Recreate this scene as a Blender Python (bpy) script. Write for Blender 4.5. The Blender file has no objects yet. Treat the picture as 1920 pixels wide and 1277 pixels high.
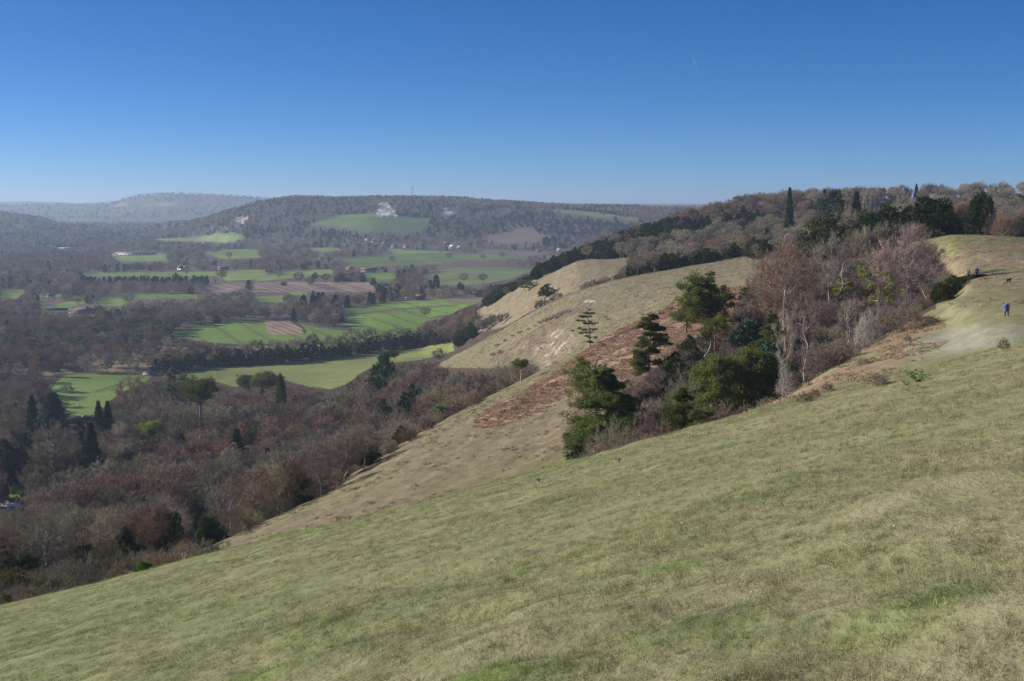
import bpy, math, time
import numpy as np
from mathutils import Vector
T0 = time.time()
C = bpy.context.scene
COL = C.collection
R = math.radians

# ------------------------------------------------------------------ camera, sky, sun, exposure
F = 2400.0; CXP, CYP = 960.0, 638.5                     # focal length and centre, in pixels of the 1920 px photograph
PITCH = math.atan((CYP - 376.0) / F)
cam = bpy.data.cameras.new('camera'); cam.lens = 36.0 * F / 1920.0; cam.sensor_width = 36.0
cam.clip_start = 0.1; cam.clip_end = 60000.0
camo = bpy.data.objects.new('camera', cam); COL.objects.link(camo)
camo.location = (0, 0, 0); camo.rotation_euler = (math.pi/2 - PITCH, 0, 0)
C.camera = camo
SUN_AZ, SUN_EL = 76.0, 22.0                              # degrees left of the view direction, degrees above the horizon
w = bpy.data.worlds.new('World'); C.world = w; w.use_nodes = True
nt = w.node_tree; nt.nodes.clear()
wo = nt.nodes.new('ShaderNodeOutputWorld'); bg = nt.nodes.new('ShaderNodeBackground'); sk = nt.nodes.new('ShaderNodeTexSky')
sk.sky_type = 'NISHITA'; sk.sun_disc = False; sk.sun_elevation = R(SUN_EL); sk.sun_rotation = R(-SUN_AZ)
sk.altitude = 200; sk.air_density = 0.5; sk.dust_density = 0.15; sk.ozone_density = 6.0
bg.inputs['Strength'].default_value = 0.083
hs = nt.nodes.new('ShaderNodeHueSaturation'); hs.inputs['Saturation'].default_value = 1.13      # the camera's colour rendering of the sky
mx = nt.nodes.new('ShaderNodeMix'); mx.data_type = 'RGBA'; mx.blend_type = 'MULTIPLY'; mx.inputs[0].default_value = 1; mx.inputs[7].default_value = (.94, .93, .98, 1)
nt.links.new(sk.outputs[0], hs.inputs['Color']); nt.links.new(hs.outputs[0], mx.inputs[6]); nt.links.new(mx.outputs[2], bg.inputs['Color']); nt.links.new(bg.outputs[0], wo.inputs['Surface'])
sun = bpy.data.lights.new('sun', 'SUN'); sun.energy = 4.8; sun.angle = R(0.5); sun.color = (1.0, 0.93, 0.82)
suno = bpy.data.objects.new('sun', sun); COL.objects.link(suno)
SDIR = Vector((-math.sin(R(SUN_AZ))*math.cos(R(SUN_EL)), math.cos(R(SUN_AZ))*math.cos(R(SUN_EL)), math.sin(R(SUN_EL))))
suno.rotation_euler = SDIR.to_track_quat('Z', 'Y').to_euler(); suno.location = (-200, 50, 90)
C.view_settings.view_transform = 'Standard'; C.view_settings.look = 'None'
C.view_settings.exposure = 0.38; C.view_settings.gamma = 1.0
C.render.engine = 'CYCLES'
C.cycles.denoising_prefilter = 'NONE'; C.cycles.max_bounces = 5; C.cycles.diffuse_bounces = 2; C.cycles.glossy_bounces = 1; C.cycles.transmission_bounces = 2
C.cycles.volume_bounces = 1; C.cycles.transparent_max_bounces = 8

# ------------------------------------------------------------------ picture <-> place
cp, sp = math.cos(PITCH), math.sin(PITCH)
def P3(x, y, Y):
    """the point at forward distance Y that the photograph shows at pixel x, y"""
    cx = (np.asarray(x, float) - CXP) / F; cy = -(np.asarray(y, float) - CYP) / F
    dy = cp + cy * sp; dz = -sp + cy * cp
    s = np.asarray(Y, float) / dy
    return cx * s, np.asarray(Y, float) + 0*s, dz * s
def proj(X, Y, Z):
    d = Y * cp - Z * sp; up = Y * sp + Z * cp
    d = np.maximum(d, 0.01)
    return CXP + F * X / d, CYP - F * up / d

# ------------------------------------------------------------------ noise
def _h(ix, iy, seed):
    n = (ix.astype(np.int64) * 374761393 + iy.astype(np.int64) * 668265263 + seed * 1442695041) & 0xffffffff
    n = ((n ^ (n >> 13)) * 1274126177) & 0xffffffff
    return ((n ^ (n >> 16)) & 0xffff) / 65535.0
def vnoise(x, y, seed=0):
    ix = np.floor(x); iy = np.floor(y); fx = x - ix; fy = y - iy
    fx = fx*fx*fx*(fx*(fx*6-15)+10); fy = fy*fy*fy*(fy*(fy*6-15)+10)
    a = _h(ix, iy, seed); b = _h(ix+1, iy, seed); c = _h(ix, iy+1, seed); d = _h(ix+1, iy+1, seed)
    return (a + (b-a)*fx) * (1-fy) + (c + (d-c)*fx) * fy - 0.5
def fbm(x, y, octv=4, seed=0):
    s = 0; a = 1.0
    for k in range(octv):
        s = s + a * vnoise(x + 17.3*k, y - 9.1*k, seed + k); x = x*2.03; y = y*2.03; a *= 0.5
    return s

# ------------------------------------------------------------------ the land: features from near to far, each (x, y, forward distance) along the photograph
NP = lambda *a: list(a)
def plane_near(x, Y):      # the tilted meadow the photographer stands on
    X = (x - CXP) / F * Y * 1.02
    return -1.65 + 0.28 * X - 0.192 * Y
def zfeat(pts): return [('z',) + p for p in pts]
FE = []
for Yn in (-14.0, 0.0, 12.0, 30.0, 52.0):                # on the near plane; z given straight
    FE.append([('p', x, Yn) for x in (-60, 60)])
V = -115.0
FE += [
 # near crest
 [(-500,1265,75),(0,1137,75),(240,1080,75),(380,1042,75),(700,967,74),(940,906,78),(1100,868,84),(1290,812,95),(1400,778,105),(1500,745,112),(1640,712,120),(1740,690,120),(1920,660,112),(2400,640,110)],
 # foot of the bank / just over the crest
 [(-500,1300,92),(0,1170,92),(240,1110,92),(380,1075,92),(700,1000,92),(940,940,95),(1100,900,99),(1290,830,108),(1400,777,122),(1480,742,132),(1560,690,146),(1640,645,156),(1700,612,168),(1760,573,185),(1800,575,160),(1850,575,150),(1920,571,147),(2400,560,147)],
 # near base of the second slope / floor of the combe
 [(-500,1330,130),(0,1180,125),(240,1120,125),(380,1075,140),(600,1010,145),(850,950,148),(1100,888,150),(1290,840,160),(1400,795,175),(1480,752,190),(1560,705,205),(1640,655,222),(1700,618,240),(1760,566,262),(1800,522,235),(1850,514,230),(1920,508,226),(2400,495,226)],
 # skyline of the second slope
 [(-500,1170,185),(0,1095,190),(200,1072,188),(300,1052,186),(380,1037,184),(490,985,200),(600,931,222),(700,868,245),(850,780,282),(1000,705,312),(1100,650,332),(1180,610,345),(1250,578,355),(1400,530,375),(1500,500,395),(1600,474,400),(1700,456,375),(1780,441,345),(1860,442,335),(1920,447,330),(2400,430,330)],
 # gap behind it
 [(-500,1060,330),(0,1000,340),(200,1000,330),(380,1005,330),(600,950,375),(850,815,410),(1000,728,420),(1100,662,420),(1180,622,425),(1250,585,430),(1400,534,430),(1500,503,450),(1600,478,460),(1700,462,430),(1780,450,400),(1860,450,385),(1920,455,385),(2400,440,380)],
 # skyline of the third slope; left of it the foot of the wood
 [(-500,870,480),(0,870,480),(380,835,520),(600,800,560),(740,750,620),(830,676,700),(900,642,650),(1000,583,615),(1080,546,604),(1160,523,600),(1280,500,600),(1400,479,610),(1500,458,640),(1600,450,640),(1700,440,600),(1800,436,560),(1920,430,520),(2400,410,520)],
 # belt behind the third slope
 [(-500,745,750),(0,745,750),(380,740,760),(600,728,780),(740,700,820),(830,690,810),(900,660,770),(1000,604,730),(1080,562,710),(1160,541,700),(1280,515,690),(1400,490,700),(1500,466,730),(1600,458,730),(1700,445,700),(1800,440,660),(1920,436,620),(2400,410,620)],
 # skyline of the fourth slope
 [(-500,640,1050),(740,640,1050),(800,636,1055),(850,617,1030),(900,580,965),(950,550,930),(1000,521,900),(1080,489,870),(1180,478,860),(1300,456,860),(1400,441,860),(1500,428,860),(1600,420,860),(1700,412,850),(1800,405,830),(1920,400,800),(2400,380,800)],
 # wooded hill behind, running down to the valley at the left
 [(-500,610,1180),(700,610,1180),(800,612,1180),(850,606,1160),(900,590,1100),(950,560,1060),(1000,531,1030),(1080,487,1000),(1180,447,1000),(1250,429,1000),(1300,413,1000),(1400,385,1000),(1500,378,1000),(1650,374,950),(1800,372,900),(1920,362,850),(2400,350,850)],
]
def ZF(rows): FE.append([('z',) + r for r in rows])
ZF([(-500,1600,V),(400,1600,V),(440,1450,V+4),(560,1450,V+3),(640,1500,V),(900,1500,V+3),(960,1450,V+4),(1050,1400,V+10),(1180,1450,-70),(1400,1500,-45),(2400,1500,-30)])
ZF([(-500,2100,V),(400,2100,V+2),(900,2100,V+4),(1000,2100,V),(1400,2100,V),(2400,2100,-60)])
ZF([(-500,2700,V-2),(0,2700,V-2),(400,2700,V+6),(900,2700,V),(1400,2700,V),(2400,2700,-70)])
# foot of the far scarp, its middle, its top
ZF([(-500,3500,V+10),(0,3500,V+6),(120,3600,V-3),(400,3400,V+3),(440,3150,V+2),(600,3050,V+3),(900,2950,V+4),(1050,2900,V+4),(1400,2900,V+4),(2400,2900,-60)])
FE.append([(-500,405,4300),(0,410,4300),(60,414,4300),(120,430,4300),(250,438,4300),(360,430,3900),(440,417,3500),(580,412,3420),(700,403,3400),(800,410,3400),(900,420,3350),(1050,403,3350),(1200,408,3350),(1400,415,3400),(2400,400,3400)])
FE.append([(-500,398,4900),(0,401,4900),(60,408,4900),(120,424,4900),(250,430,4900),(370,418,4300),(420,402,4100),(480,384,4000),(540,372,4000),(580,373,4000),(640,375,4000),(760,371,4000),(860,375,4000),(940,381,4000),(1060,388,4000),(1200,391,4000),(1400,393,4000),(2400,385,4000)])
ZF([(-500,5600,V+15),(0,5600,V+15),(120,5600,V),(380,5600,V),(480,5200,-40),(1400,5200,-50),(2400,5200,-50)])
FE.append([(-500,408,7600),(0,408,7600),(120,406,7600),(240,404,7400),(360,402,7200),(500,398,7200),(900,390,7200),(1400,388,7200),(2400,388,7200)])
FE.append([(-500,385,9300),(0,385,9300),(80,384,9300),(150,384,9300),(205,382,9200),(240,373,9000),(270,366,8900),(320,364,8800),(400,366,8800),(480,371,8800),(560,380,8800),(900,383,8800),(1400,384,8800),(2400,384,8800)])
ZF([(-500,11000,-60),(0,11000,-60),(210,11000,-60),(400,11000,-40),(600,11000,-50),(2400,11000,-60)])
FE.append([(-500,377,14000),(0,378,14000),(50,377,14000),(100,378.5,14000),(150,381,14000),(250,382,14000),(600,382,14000),(2400,382,14000)])
ZF([(-500,16000,-110),(2400,16000,-110)])
Y0 = 26.0                                                # the mesh fans out from a point 26 m behind the camera
NF = len(FE)
UG = np.linspace(-0.95, 0.95, 1901)
FY = np.zeros((NF, len(UG))); FZ = np.zeros((NF, len(UG)))
for k, f in enumerate(FE):
    if f[0][0] == 'p':
        Yn = f[0][2]; FY[k] = Yn; FZ[k] = -1.65 + 0.28*UG*(Yn+Y0) - 0.192*Yn
        continue
    if f[0][0] == 'z':
        X = np.array([(p[1]-CXP)/F*p[2] for p in f]); Y = np.array([p[2] for p in f], float); Z = np.array([p[3] for p in f], float)
    else:
        X, Y, Z = P3([p[0] for p in f], [p[1] for p in f], [p[2] for p in f])
    u = X / (Y + Y0)
    FY[k] = np.interp(UG, u, Y); FZ[k] = np.interp(UG, u, Z)
    sl = (Z[-1]-Z[-2])/(u[-1]-u[-2])                      # carry the near meadow's cross slope on outwards
    if k < 9: FZ[k] += np.clip(UG-u[-1], 0, 1)*sl*0.7
def smooth(a, n):
    if n < 2: return a
    ker = np.hanning(n+2)[1:-1]; ker /= ker.sum()
    return np.convolve(np.pad(a, n//2, mode='edge'), ker, 'valid')[:len(a)]
for k in range(5, NF):
    n = 31 if k < 12 else 21
    FY[k] = smooth(FY[k], n); FZ[k] = smooth(FZ[k], n)
for k in range(1, NF): FY[k] = np.maximum(FY[k], FY[k-1] + 1.5)
# monotone cubic slopes dz/dY
H_ = np.diff(FY, axis=0); D_ = np.diff(FZ, axis=0) / H_
M_ = np.zeros_like(FY); M_[0] = D_[0]; M_[-1] = D_[-1]
for k in range(1, NF-1):
    a, b = D_[k-1], D_[k]
    w1 = 2*H_[k] + H_[k-1]; w2 = H_[k] + 2*H_[k-1]
    with np.errstate(divide='ignore', invalid='ignore'):
        m = (w1 + w2) / (w1/a + w2/b)
    m = np.where(a*b > 0, m, 0.0)
    # between the same-sign slopes the harmonic mean, else flat: ridges keep their height
    M_[k] = m
def _base(X, Y):
    u = X / (Y + Y0)
    t = np.clip((u - UG[0]) / (UG[1]-UG[0]), 0, len(UG)-1.001); i = t.astype(int); fr = t - i
    n = len(X); z = np.zeros(n); seg = np.zeros(n, int)
    prevY = FY[0][i]*(1-fr) + FY[0][i+1]*fr
    done = np.zeros(n, bool)
    for k in range(NF-1):
        y1 = FY[k+1][i]*(1-fr) + FY[k+1][i+1]*fr
        m = ~done & ((Y <= y1) | (k == NF-2))
        if m.any():
            ii = i[m]; ff = fr[m]
            L = lambda A, j: A[j][ii]*(1-ff) + A[j][ii+1]*ff
            ya, yb = prevY[m], y1[m]; h = yb - ya; s = np.clip((Y[m]-ya)/h, 0, 1)
            za, zb, ma, mb = L(FZ,k), L(FZ,k+1), L(M_,k), L(M_,k+1)
            z[m] = (2*s**3-3*s**2+1)*za + (s**3-2*s**2+s)*h*ma + (-2*s**3+3*s**2)*zb + (s**3-s**2)*h*mb
            seg[m] = k; done[m] = True
        prevY = y1
    return z, seg
BUMP = []
def land(X, Y, want_seg=False):
    X = np.atleast_1d(np.asarray(X, float)); Y = np.atleast_1d(np.asarray(Y, float))
    z, seg = _base(X, Y)
    far = np.clip((Y-250)/600, 0, 1); mid = np.clip((Y-60)/120, 0, 1)
    near = 1 - mid
    z = z + fbm(X/7.0, Y/7.0, 3, 3) * (0.075*near + 0.26*mid*(1-far*0.3))
    z = z + near*0.032*fbm(X/1.1, Y/1.1, 3, 5)*np.clip((Y-2)/6, 0.2, 1)
    z = z + mid*(1-far)*0.07*fbm(X/1.5, Y/1.9, 2, 6)
    z = z + mid*(1-far)*.09*np.sin((z + .6*fbm(X/14., Y/14., 2, 8))*2.6)*np.clip((Y-90)/60, 0, 1)
    if len(BUMP):
        nearm = np.where(Y < 175)[0]
        if len(nearm):
            xb, yb = X[nearm], Y[nearm]; dz = np.zeros(len(nearm))
            for bx, by, br, bh in BUMP:
                m = (np.abs(yb-by) < 2.6*br) & (np.abs(xb-bx) < 3.2*br)
                if m.any(): dz[m] += bh*np.exp(-(((xb[m]-bx)/(1.3*br))**2 + ((yb[m]-by)/br)**2)**1.3)
            z[nearm] += dz
    z = z + far * 4.0 * fbm(X/160.0, Y/160.0, 3, 11) * np.clip((Y-1300)/900, 0.15, 1)
    return (z, seg) if want_seg else z
def gz(X, Y): return float(land([X], [Y])[0])

# ------------------------------------------------------------------ what the ground is, from outlines on the photograph carried to the ground
def inpoly(px, py, poly):
    px = np.asarray(px); py = np.asarray(py); c = np.zeros(px.shape, bool); n = len(poly)
    xs = [p[0] for p in poly]; ys = [p[1] for p in poly]
    cand = (px >= min(xs)) & (px <= max(xs)) & (py >= min(ys)) & (py <= max(ys))
    if not cand.any(): return c
    qx = px[cand]; qy = py[cand]; r = np.zeros(qx.shape, bool); j = n-1
    for i in range(n):
        xi, yi = poly[i]; xj, yj = poly[j]
        if yi != yj:
            r ^= ((yi > qy) != (yj > qy)) & (qx < (xj-xi)*(qy-yi)/(yj-yi) + xi)
        j = i
    c[cand] = r
    return c
CROP=(.195,.300,.062); PAST=(.215,.290,.078); PLOUGH=(.30,.215,.175); ROUGH=(.25,.20,.13); DARKF=(.085,.075,.05); STUB=(.38,.27,.20)
FIELDS = [  # outline, colour, forward range
 ([(318,626),(370,612),(420,605),(495,601),(561,606),(600,616),(641,619),(662,618),(787,609),(795,612),(775,628),(700,640),(640,644),(584,636),(540,644),(443,646),(378,640)], CROP, 900, 1800),
 ([(496,602),(542,601),(566,616),(571,627),(503,627)], STUB, 900, 1800),
 ([(542,601),(561,605),(576,620),(570,628),(566,616)], DARKF, 900, 1800),
 ([(641,579),(740,566),(850,559),(905,556),(905,565),(870,577),(850,587),(800,602),(787,609),(662,618),(645,610),(655,595)], CROP, 1000, 2000),
 ([(785,516),(845,503),(920,501),(1000,503),(996,508),(956,523),(897,534),(826,534)], (.21,.265,.10), 1300, 2700),
 ([(375,537),(420,532),(462,530),(455,540),(430,547),(400,548)], PLOUGH, 1300, 2400),
 ([(474,529),(590,529),(704,530),(704,547),(474,548)], PLOUGH, 1300, 2401),
 ([(480,521),(542,508),(623,505),(626,514),(542,522),(480,528)], PAST, 1300, 2600),
 ([(686,512),(743,510),(740,522),(686,530)], CROP, 1300, 2600),
 ([(156,511),(406,509),(500,505),(500,521),(430,528),(406,518),(156,518)], PAST, 1300, 2600),
 ([(208,479),(310,477),(312,489),(221,489)], PAST, 1700, 3300),
 ([(380,473),(443,466),(487,470),(488,483),(417,486)], PAST, 1700, 3300),
 ([(275,449),(365,445),(411,439),(461,442),(450,448),(420,455)], PAST, 2000, 4000),
 ([(182,559),(240,555),(250,559),(225,574),(190,574)], CROP, 1000, 2000),
 ([(230,551),(372,552),(372,560),(240,560)], CROP, 1000, 2000),
 ([(0,542),(55,544),(30,560),(0,562)], PAST, 1000, 2100),
 ([(75,550),(128,553),(80,566),(66,566)], CROP, 1000, 2100),
 ([(78,576),(156,560),(156,570),(117,581),(80,583)], CROP, 900, 2000),
 ([(480,556),(532,554),(530,567),(486,568)], PAST, 1100, 2100),
 ([(540,546),(578,547),(572,554),(546,552)], PAST, 1100, 2100),
 ([(634,486),(727,476),(830,476),(990,480),(985,486),(890,488),(818,494),(740,497),(660,499)], (.15,.20,.06), 1700, 3100),
 ([(884,475),(910,468),(990,470),(1040,474),(985,480),(870,479)], (.20,.16,.12), 1900, 3300),
 ([(574,465),(610,464),(645,467),(605,473)], PAST, 1900, 3300),
 ([(725,467),(829,471),(852,473),(740,477)], PAST, 1900, 3300),
 ([(95,722),(128,701),(235,702),(288,703),(270,717),(225,737),(205,755),(175,778),(130,780),(104,762)], (.175,.255,.062), 550, 1000),
 ([(285,703),(380,690),(500,683),(620,672),(745,655),(850,643),(852,658),(790,674),(705,684),(672,702),(655,718),(620,730),(575,724),(530,712),(480,724),(440,726),(400,714),(340,710)], (.240,.270,.092), 550, 1250),
 ([(0,694),(60,689),(120,693),(140,699),(110,703),(60,704),(0,700)], ROUGH, 600, 1201),
 ([(140,668),(190,655),(280,650),(350,652),(430,650),(500,648),(500,672),(400,682),(300,690),(210,697),(150,690)], ROUGH, 700, 1300),
 ([(500,648),(640,645),(640,660),(500,672)], PAST, 800, 1300),
 ([(14,902),(40,906),(52,922),(30,935),(10,935)], (.13,.22,.035), 300, 600),
 ([(576,422),(610,411),(636,403),(701,401),(714,405),(740,406),(806,410),(802,422),(787,431),(751,437),(727,432),(688,435),(662,431),(636,425)], (.15,.21,.07), 2900, 4100),
 ([(697,403),(704,391),(714,381),(722,376),(733,386),(742,397),(746,407),(714,408)], (.72,.69,.63), 3000, 4100),
 ([(823,403),(833,391),(845,389),(848,396),(843,404),(831,406)], (.62,.58,.52), 3000, 4100),
 ([(437,415),(448,408),(468,405),(453,417)], (.60,.56,.50), 3000, 4300),
 ([(1025,393),(1068,394),(1125,399),(1197,410),(1200,414),(1165,412),(1108,405),(1050,399)], (.22,.23,.10), 3000, 4100),
 ([(900,447),(982,426),(1022,442),(1012,451),(950,457)], (.20,.15,.13), 2700, 4100),
 ([(211,386),(224,381),(238,382),(237,387)], (.35,.27,.18), 7700, 9400),
 ([(260,385),(336,378),(325,386),(273,387)], (.30,.24,.17), 7700, 9400),
 ([(130,410),(181,411),(178,414),(135,413)], (.14,.22,.06), 5600, 7700),
 ([(177,402),(236,401),(200,404)], (.16,.22,.08), 7000, 9400),
 ([(120,387),(153,388),(130,390)], (.16,.22,.08), 8000, 9400),
 ([(22,419),(48,425),(28,427)], (.14,.22,.06), 3600, 5400),
]
KEEP_EXTRA = [  # further parts of the photograph where no tree stands in front
 [(860,652),(980,588),(1080,540),(1160,523),(1400,480),(1430,500),(1400,530),(1330,548),(1250,578),(1100,650),(1045,685),(1000,672),(950,676),(900,690),(830,682)],   # third slope
 [(380,1037),(600,931),(850,780),(1000,705),(1100,650),(1180,610),(1250,578),(1300,560),(1262,600),(1180,690),(1060,740),(1055,790),(1075,850),(1050,900),(700,968)],  # second slope
 [(892,590),(970,542),(1085,488),(1182,484),(1165,508),(1102,527),(1040,545),(1012,560),(960,582),(896,592)],                     # fourth slope
 [(1400,778),(1480,742),(1560,690),(1640,645),(1700,612),(1760,573),(1835,545),(1835,535),(1920,500),(2100,500),(2100,900),(1400,900)],     # bank and near meadow
 [(1560,472),(1640,462),(1780,441),(1860,440),(1920,446),(1920,520),(1830,522),(1770,505),(1745,450),(1640,468),(1600,478)],
]
GRASS=(.215,.205,.105); TAN=(.225,.185,.115); BRACK=(.34,.235,.165); FLOOR=(.085,.062,.045)
def lerp(a, b, t): return a + (b - a) * t[:, None]
def ground_colour(X, Y, Z, seg):
    px, py = proj(X, np.maximum(Y, 1.0), Z)
    n = len(X); col = np.empty((n, 3)); col[:] = FLOOR
    nz = fbm(X/9.0, Y/9.0, 3, 21); nzb = fbm(X/40.0, Y/40.0, 3, 22)
    nw = fbm(X/3.0, Y/3.0, 3, 23)
    wig = 5*nz
    # near meadow
    m = (seg <= 4) | ((seg == 5) & ((px > 1755) | (px < 1385)))
    g = np.empty((n,3)); g[:] = (.205,.218,.098)
    dry = np.clip(0.40 + 0.12*nzb + 0.22*nz + .5*fbm(X/.9, Y/1.1, 3, 33) + 0.22*(px-900)/900, 0, 1)
    g = lerp(g, np.array([.262,.238,.140]), dry)
    lush = np.clip((fbm(X/1.2+40, Y/1.4, 4, 31)-0.30)*4, 0, 1)*0.45
    g = lerp(g, np.array([.155,.205,.055]), lush)
    crest = np.exp(-((Y-73)/5.0)**2)*(px < 1350)*0.8
    g = lerp(g, np.array([.15,.215,.045]), np.clip(crest*(0.6+nz*1.5), 0, 1))
    if Y.min() < 180:
        for bx, by, br, dk in DARKB:
            mm = (np.abs(X-bx) < 3*br) & (np.abs(Y-by) < 3*br)
            if mm.any():
                f = np.exp(-(((X[mm]-bx)/(1.1*br))**2 + ((Y[mm]-by)/(.7*br))**2))*np.clip(.6+fbm(X[mm]/.5, Y[mm]/.6, 2, 36)*3, 0, 1)*(1 if dk == 2 or br > .6*Y[mm].mean()/40 else .6)
                g[mm] = lerp(g[mm], np.array([(.12,.19,.04),(.10,.125,.05),(.10,.07,.045)][dk]), f*.7)
    pale = np.clip((py-(604+(1800-px).clip(0)*.35))/16., 0, 1)*np.clip(((690-(px-1640)*.15)-py)/14., 0, 1)*np.clip((px-1640)/110, 0, 1)*(Y < 175)  # pale hazy blur painted into the turf colour
    col[m] = g[m]
    # bank right of the crest, down to the trees
    m = (seg == 5) & (px > 1385) & (px <= 1755)
    b = lerp(g, np.array([.31,.215,.145]), np.clip(0.72+nz*1.8+nw*.9, 0, 1)*np.clip((1770-px)/60, 0, 1)*np.clip((px-1390)/60, 0, 1))
    col[m] = b[m]
    m6 = ((seg == 6) | ((seg == 5) & (nz > .1))) & (px < 1385) & (px > 1000)
    col[m6] = lerp(g, np.array([.22,.16,.10]), np.clip(.7+nz, 0, 1))[m6]
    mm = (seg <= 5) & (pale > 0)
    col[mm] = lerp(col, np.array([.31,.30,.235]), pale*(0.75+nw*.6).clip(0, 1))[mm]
    # upper right meadow
    up = np.empty((n,3)); up[:] = (.225,.205,.110)
    up = lerp(up, np.array([.28,.20,.14]), np.clip(.42+nz*1.5+nzb*.8, 0, 1)*np.clip((545-py)/30, 0, 1))
    up = lerp(up, np.array([.205,.20,.085]), np.clip((462-py)/14, 0, 1)*.7)
    m = (seg >= 6) & (seg <= 8) & (px > 1755)
    col[m] = up[m]
    # second slope
    s2 = np.empty((n,3)); s2[:] = TAN
    s2 = lerp(s2, np.array([.195,.18,.09]), np.clip(.2+nzb*1.2+nz*.6, 0, 1))
    s2 = lerp(s2, np.array([.19,.155,.095]), np.clip(fbm(X/1.1, Y/2.4, 2, 61)*3-.55, 0, 1)*.5)
    br = inpoly(px+wig*1.5, py+wig, [(888,800),(900,775),(960,745),(1000,722),(1040,700),(1075,672),(1110,648),(1190,602),(1262,572),(1330,548),(1420,530),(1480,505),(1500,560),(1420,600),(1300,620),(1250,650),(1200,690),(1150,700),(1090,715),(1060,745),(1020,770),(960,792),(920,806)])
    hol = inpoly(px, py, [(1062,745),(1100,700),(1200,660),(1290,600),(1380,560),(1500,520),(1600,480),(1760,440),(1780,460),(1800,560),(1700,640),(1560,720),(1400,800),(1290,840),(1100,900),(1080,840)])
    br2 = np.clip(.75+nz*1.2, 0, 1)*br
    s2 = lerp(s2, np.array(BRACK), br2)
    s2 = lerp(s2, np.array([.24,.165,.115]), np.clip(nw*2.2-.35, 0, 1)*br)
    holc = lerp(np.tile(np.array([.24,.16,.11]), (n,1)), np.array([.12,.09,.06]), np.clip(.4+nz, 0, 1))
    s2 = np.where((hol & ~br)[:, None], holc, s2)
    s2 = np.where(((px+wig > 1090) & (py < 690) & (py > 500) & (px < 1420) & ~br)[:, None], lerp(s2, np.array([.27,.19,.125]), np.full(n, .6)), s2)
    m = (seg >= 7) & (seg <= 8) & ~(px > 1755) & (px > 330)
    col[m] = s2[m]
    m = (seg >= 7) & (seg <= 8) & (px > 1560) & (px < 1800) & (py < 478)
    col[m] = (.215,.205,.095)
    # third slope
    s3 = np.empty((n,3)); s3[:] = (.225,.192,.118)
    s3 = lerp(s3, np.array([.19,.172,.095]), np.clip(.3+nzb*1.3, 0, 1))
    scr = inpoly(px+wig, py+wig, [(915,680),(960,640),(1010,612),(1022,600),(1060,578),(1090,566),(1115,566),(1112,582),(1060,596),(1030,622),(1005,676),(950,682)])
    s3 = lerp(s3, np.array([.17,.12,.085]), scr*np.clip(.55+nw*1.6, 0, 1))
    ov = inpoly(px, py, [(1003,676),(1028,628),(1050,617),(1070,619),(1079,640),(1068,658),(1035,690)])
    st = np.clip((fbm((X-Y*.45)/1.6, (X+Y)/14.0, 3, 44))*4.5-0.9, 0, 1)
    s3 = lerp(s3, np.array([.27,.205,.14]), ov*0.7)
    s3 = lerp(s3, np.array([.55,.50,.44]), (ov*1.0 + (scr & (py > 640))*.35)*st*0.95)
    tip = inpoly(px, py, [(1094,567),(1100,563),(1114,563),(1118,567),(1108,567)])
    s3 = lerp(s3, np.array([.55,.52,.46]), tip*.8)
    rim = inpoly(px, py, [(1040,579),(1085,565),(1100,561),(1118,562),(1096,560),(1070,566),(1040,577)])
    s3 = lerp(s3, np.array([.20,.19,.07]), rim*.6)
    m = ((seg == 9) | (seg == 8)) & (px > 815) & (py < 700) & (Y > 380) & inpoly(px, py, [(820,690),(830,668),(1000,575),(1160,515),(1400,470),(1480,450),(1500,520),(1250,600),(1100,670),(1050,700),(960,690)])
    col[m] = s3[m]
    m = (seg == 9) & (px > 1330)
    col[m] = s3[m]
    # fourth slope
    s4 = np.empty((n,3)); s4[:] = (.235,.205,.13)
    s4 = lerp(s4, np.array([.26,.20,.13]), np.clip(.4+nz*1.5, 0, 1))
    m = (seg == 11) & inpoly(px, py, [(850,612),(890,580),(960,530),(1080,480),(1190,470),(1200,505),(1060,560),(960,610),(890,625)])
    col[m] = s4[m]
    m = (seg == 10) & (Y > 760) & (px < 1180) & (px > 880)
    col[m] = s4[m]
    k_ = np.clip((Y-120)/100, 0, 1)*(seg < 13)*(1-np.clip((Y-900)/300, 0, 1))
    col *= (1 + k_*(.22*fbm(X/2.3, Y/2.9, 2, 301) + .45*fbm(X/.8, Y/1.4, 2, 302)).clip(-.55, .55))[:, None]
    # valley and beyond: woodland floor seen between crowns, then the fields
    far = seg >= 12
    col[far] = (.155,.125,.105)
    fk = np.clip((Y-4200)/1500, 0, 1)
    wood = lerp(np.tile(np.array([.17,.14,.12]), (n,1)), np.array([.09,.095,.07]), np.clip(.35+2*nzb+fbm(X/25., Y/60., 3, 70)*1.6, 0, 1))
    wood = lerp(wood, np.array([.15,.18,.075]), np.clip(fbm(X/330., Y/700., 2, 71)*7-1.6, 0, 1)*(Y > 5200)*.8)
    m = Y > 3900
    col[m] = wood[m]
    for poly, c, y0, y1 in FIELDS:
        xs = [p[0] for p in poly]; ys = [p[1] for p in poly]
        mb = (px > min(xs)-8) & (px < max(xs)+8) & (py > min(ys)-8) & (py < max(ys)+8) & (Y > y0) & (Y < y1)
        if not mb.any(): continue
        wob = 1.2*nzb[mb] if Y[mb].min() < 2500 else fbm(X[mb]/22., Y[mb]/60., 3, 57)*(16 if c[0] > .5 else 2)
        k = inpoly(px[mb] + wob, py[mb] + (wob*.6 if c[0] > .5 else 0), poly)
        cc = np.tile(np.array(c), (k.sum(), 1))
        idx = np.where(mb)[0][k]
        Xi, Yi = X[idx], Y[idx]
        v = 1 + 0.35*fbm(Xi/70., Yi/70., 3, 50) + 0.12*fbm(Xi/12., Yi/12., 2, 51)
        cc = cc * v[:, None]
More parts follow.
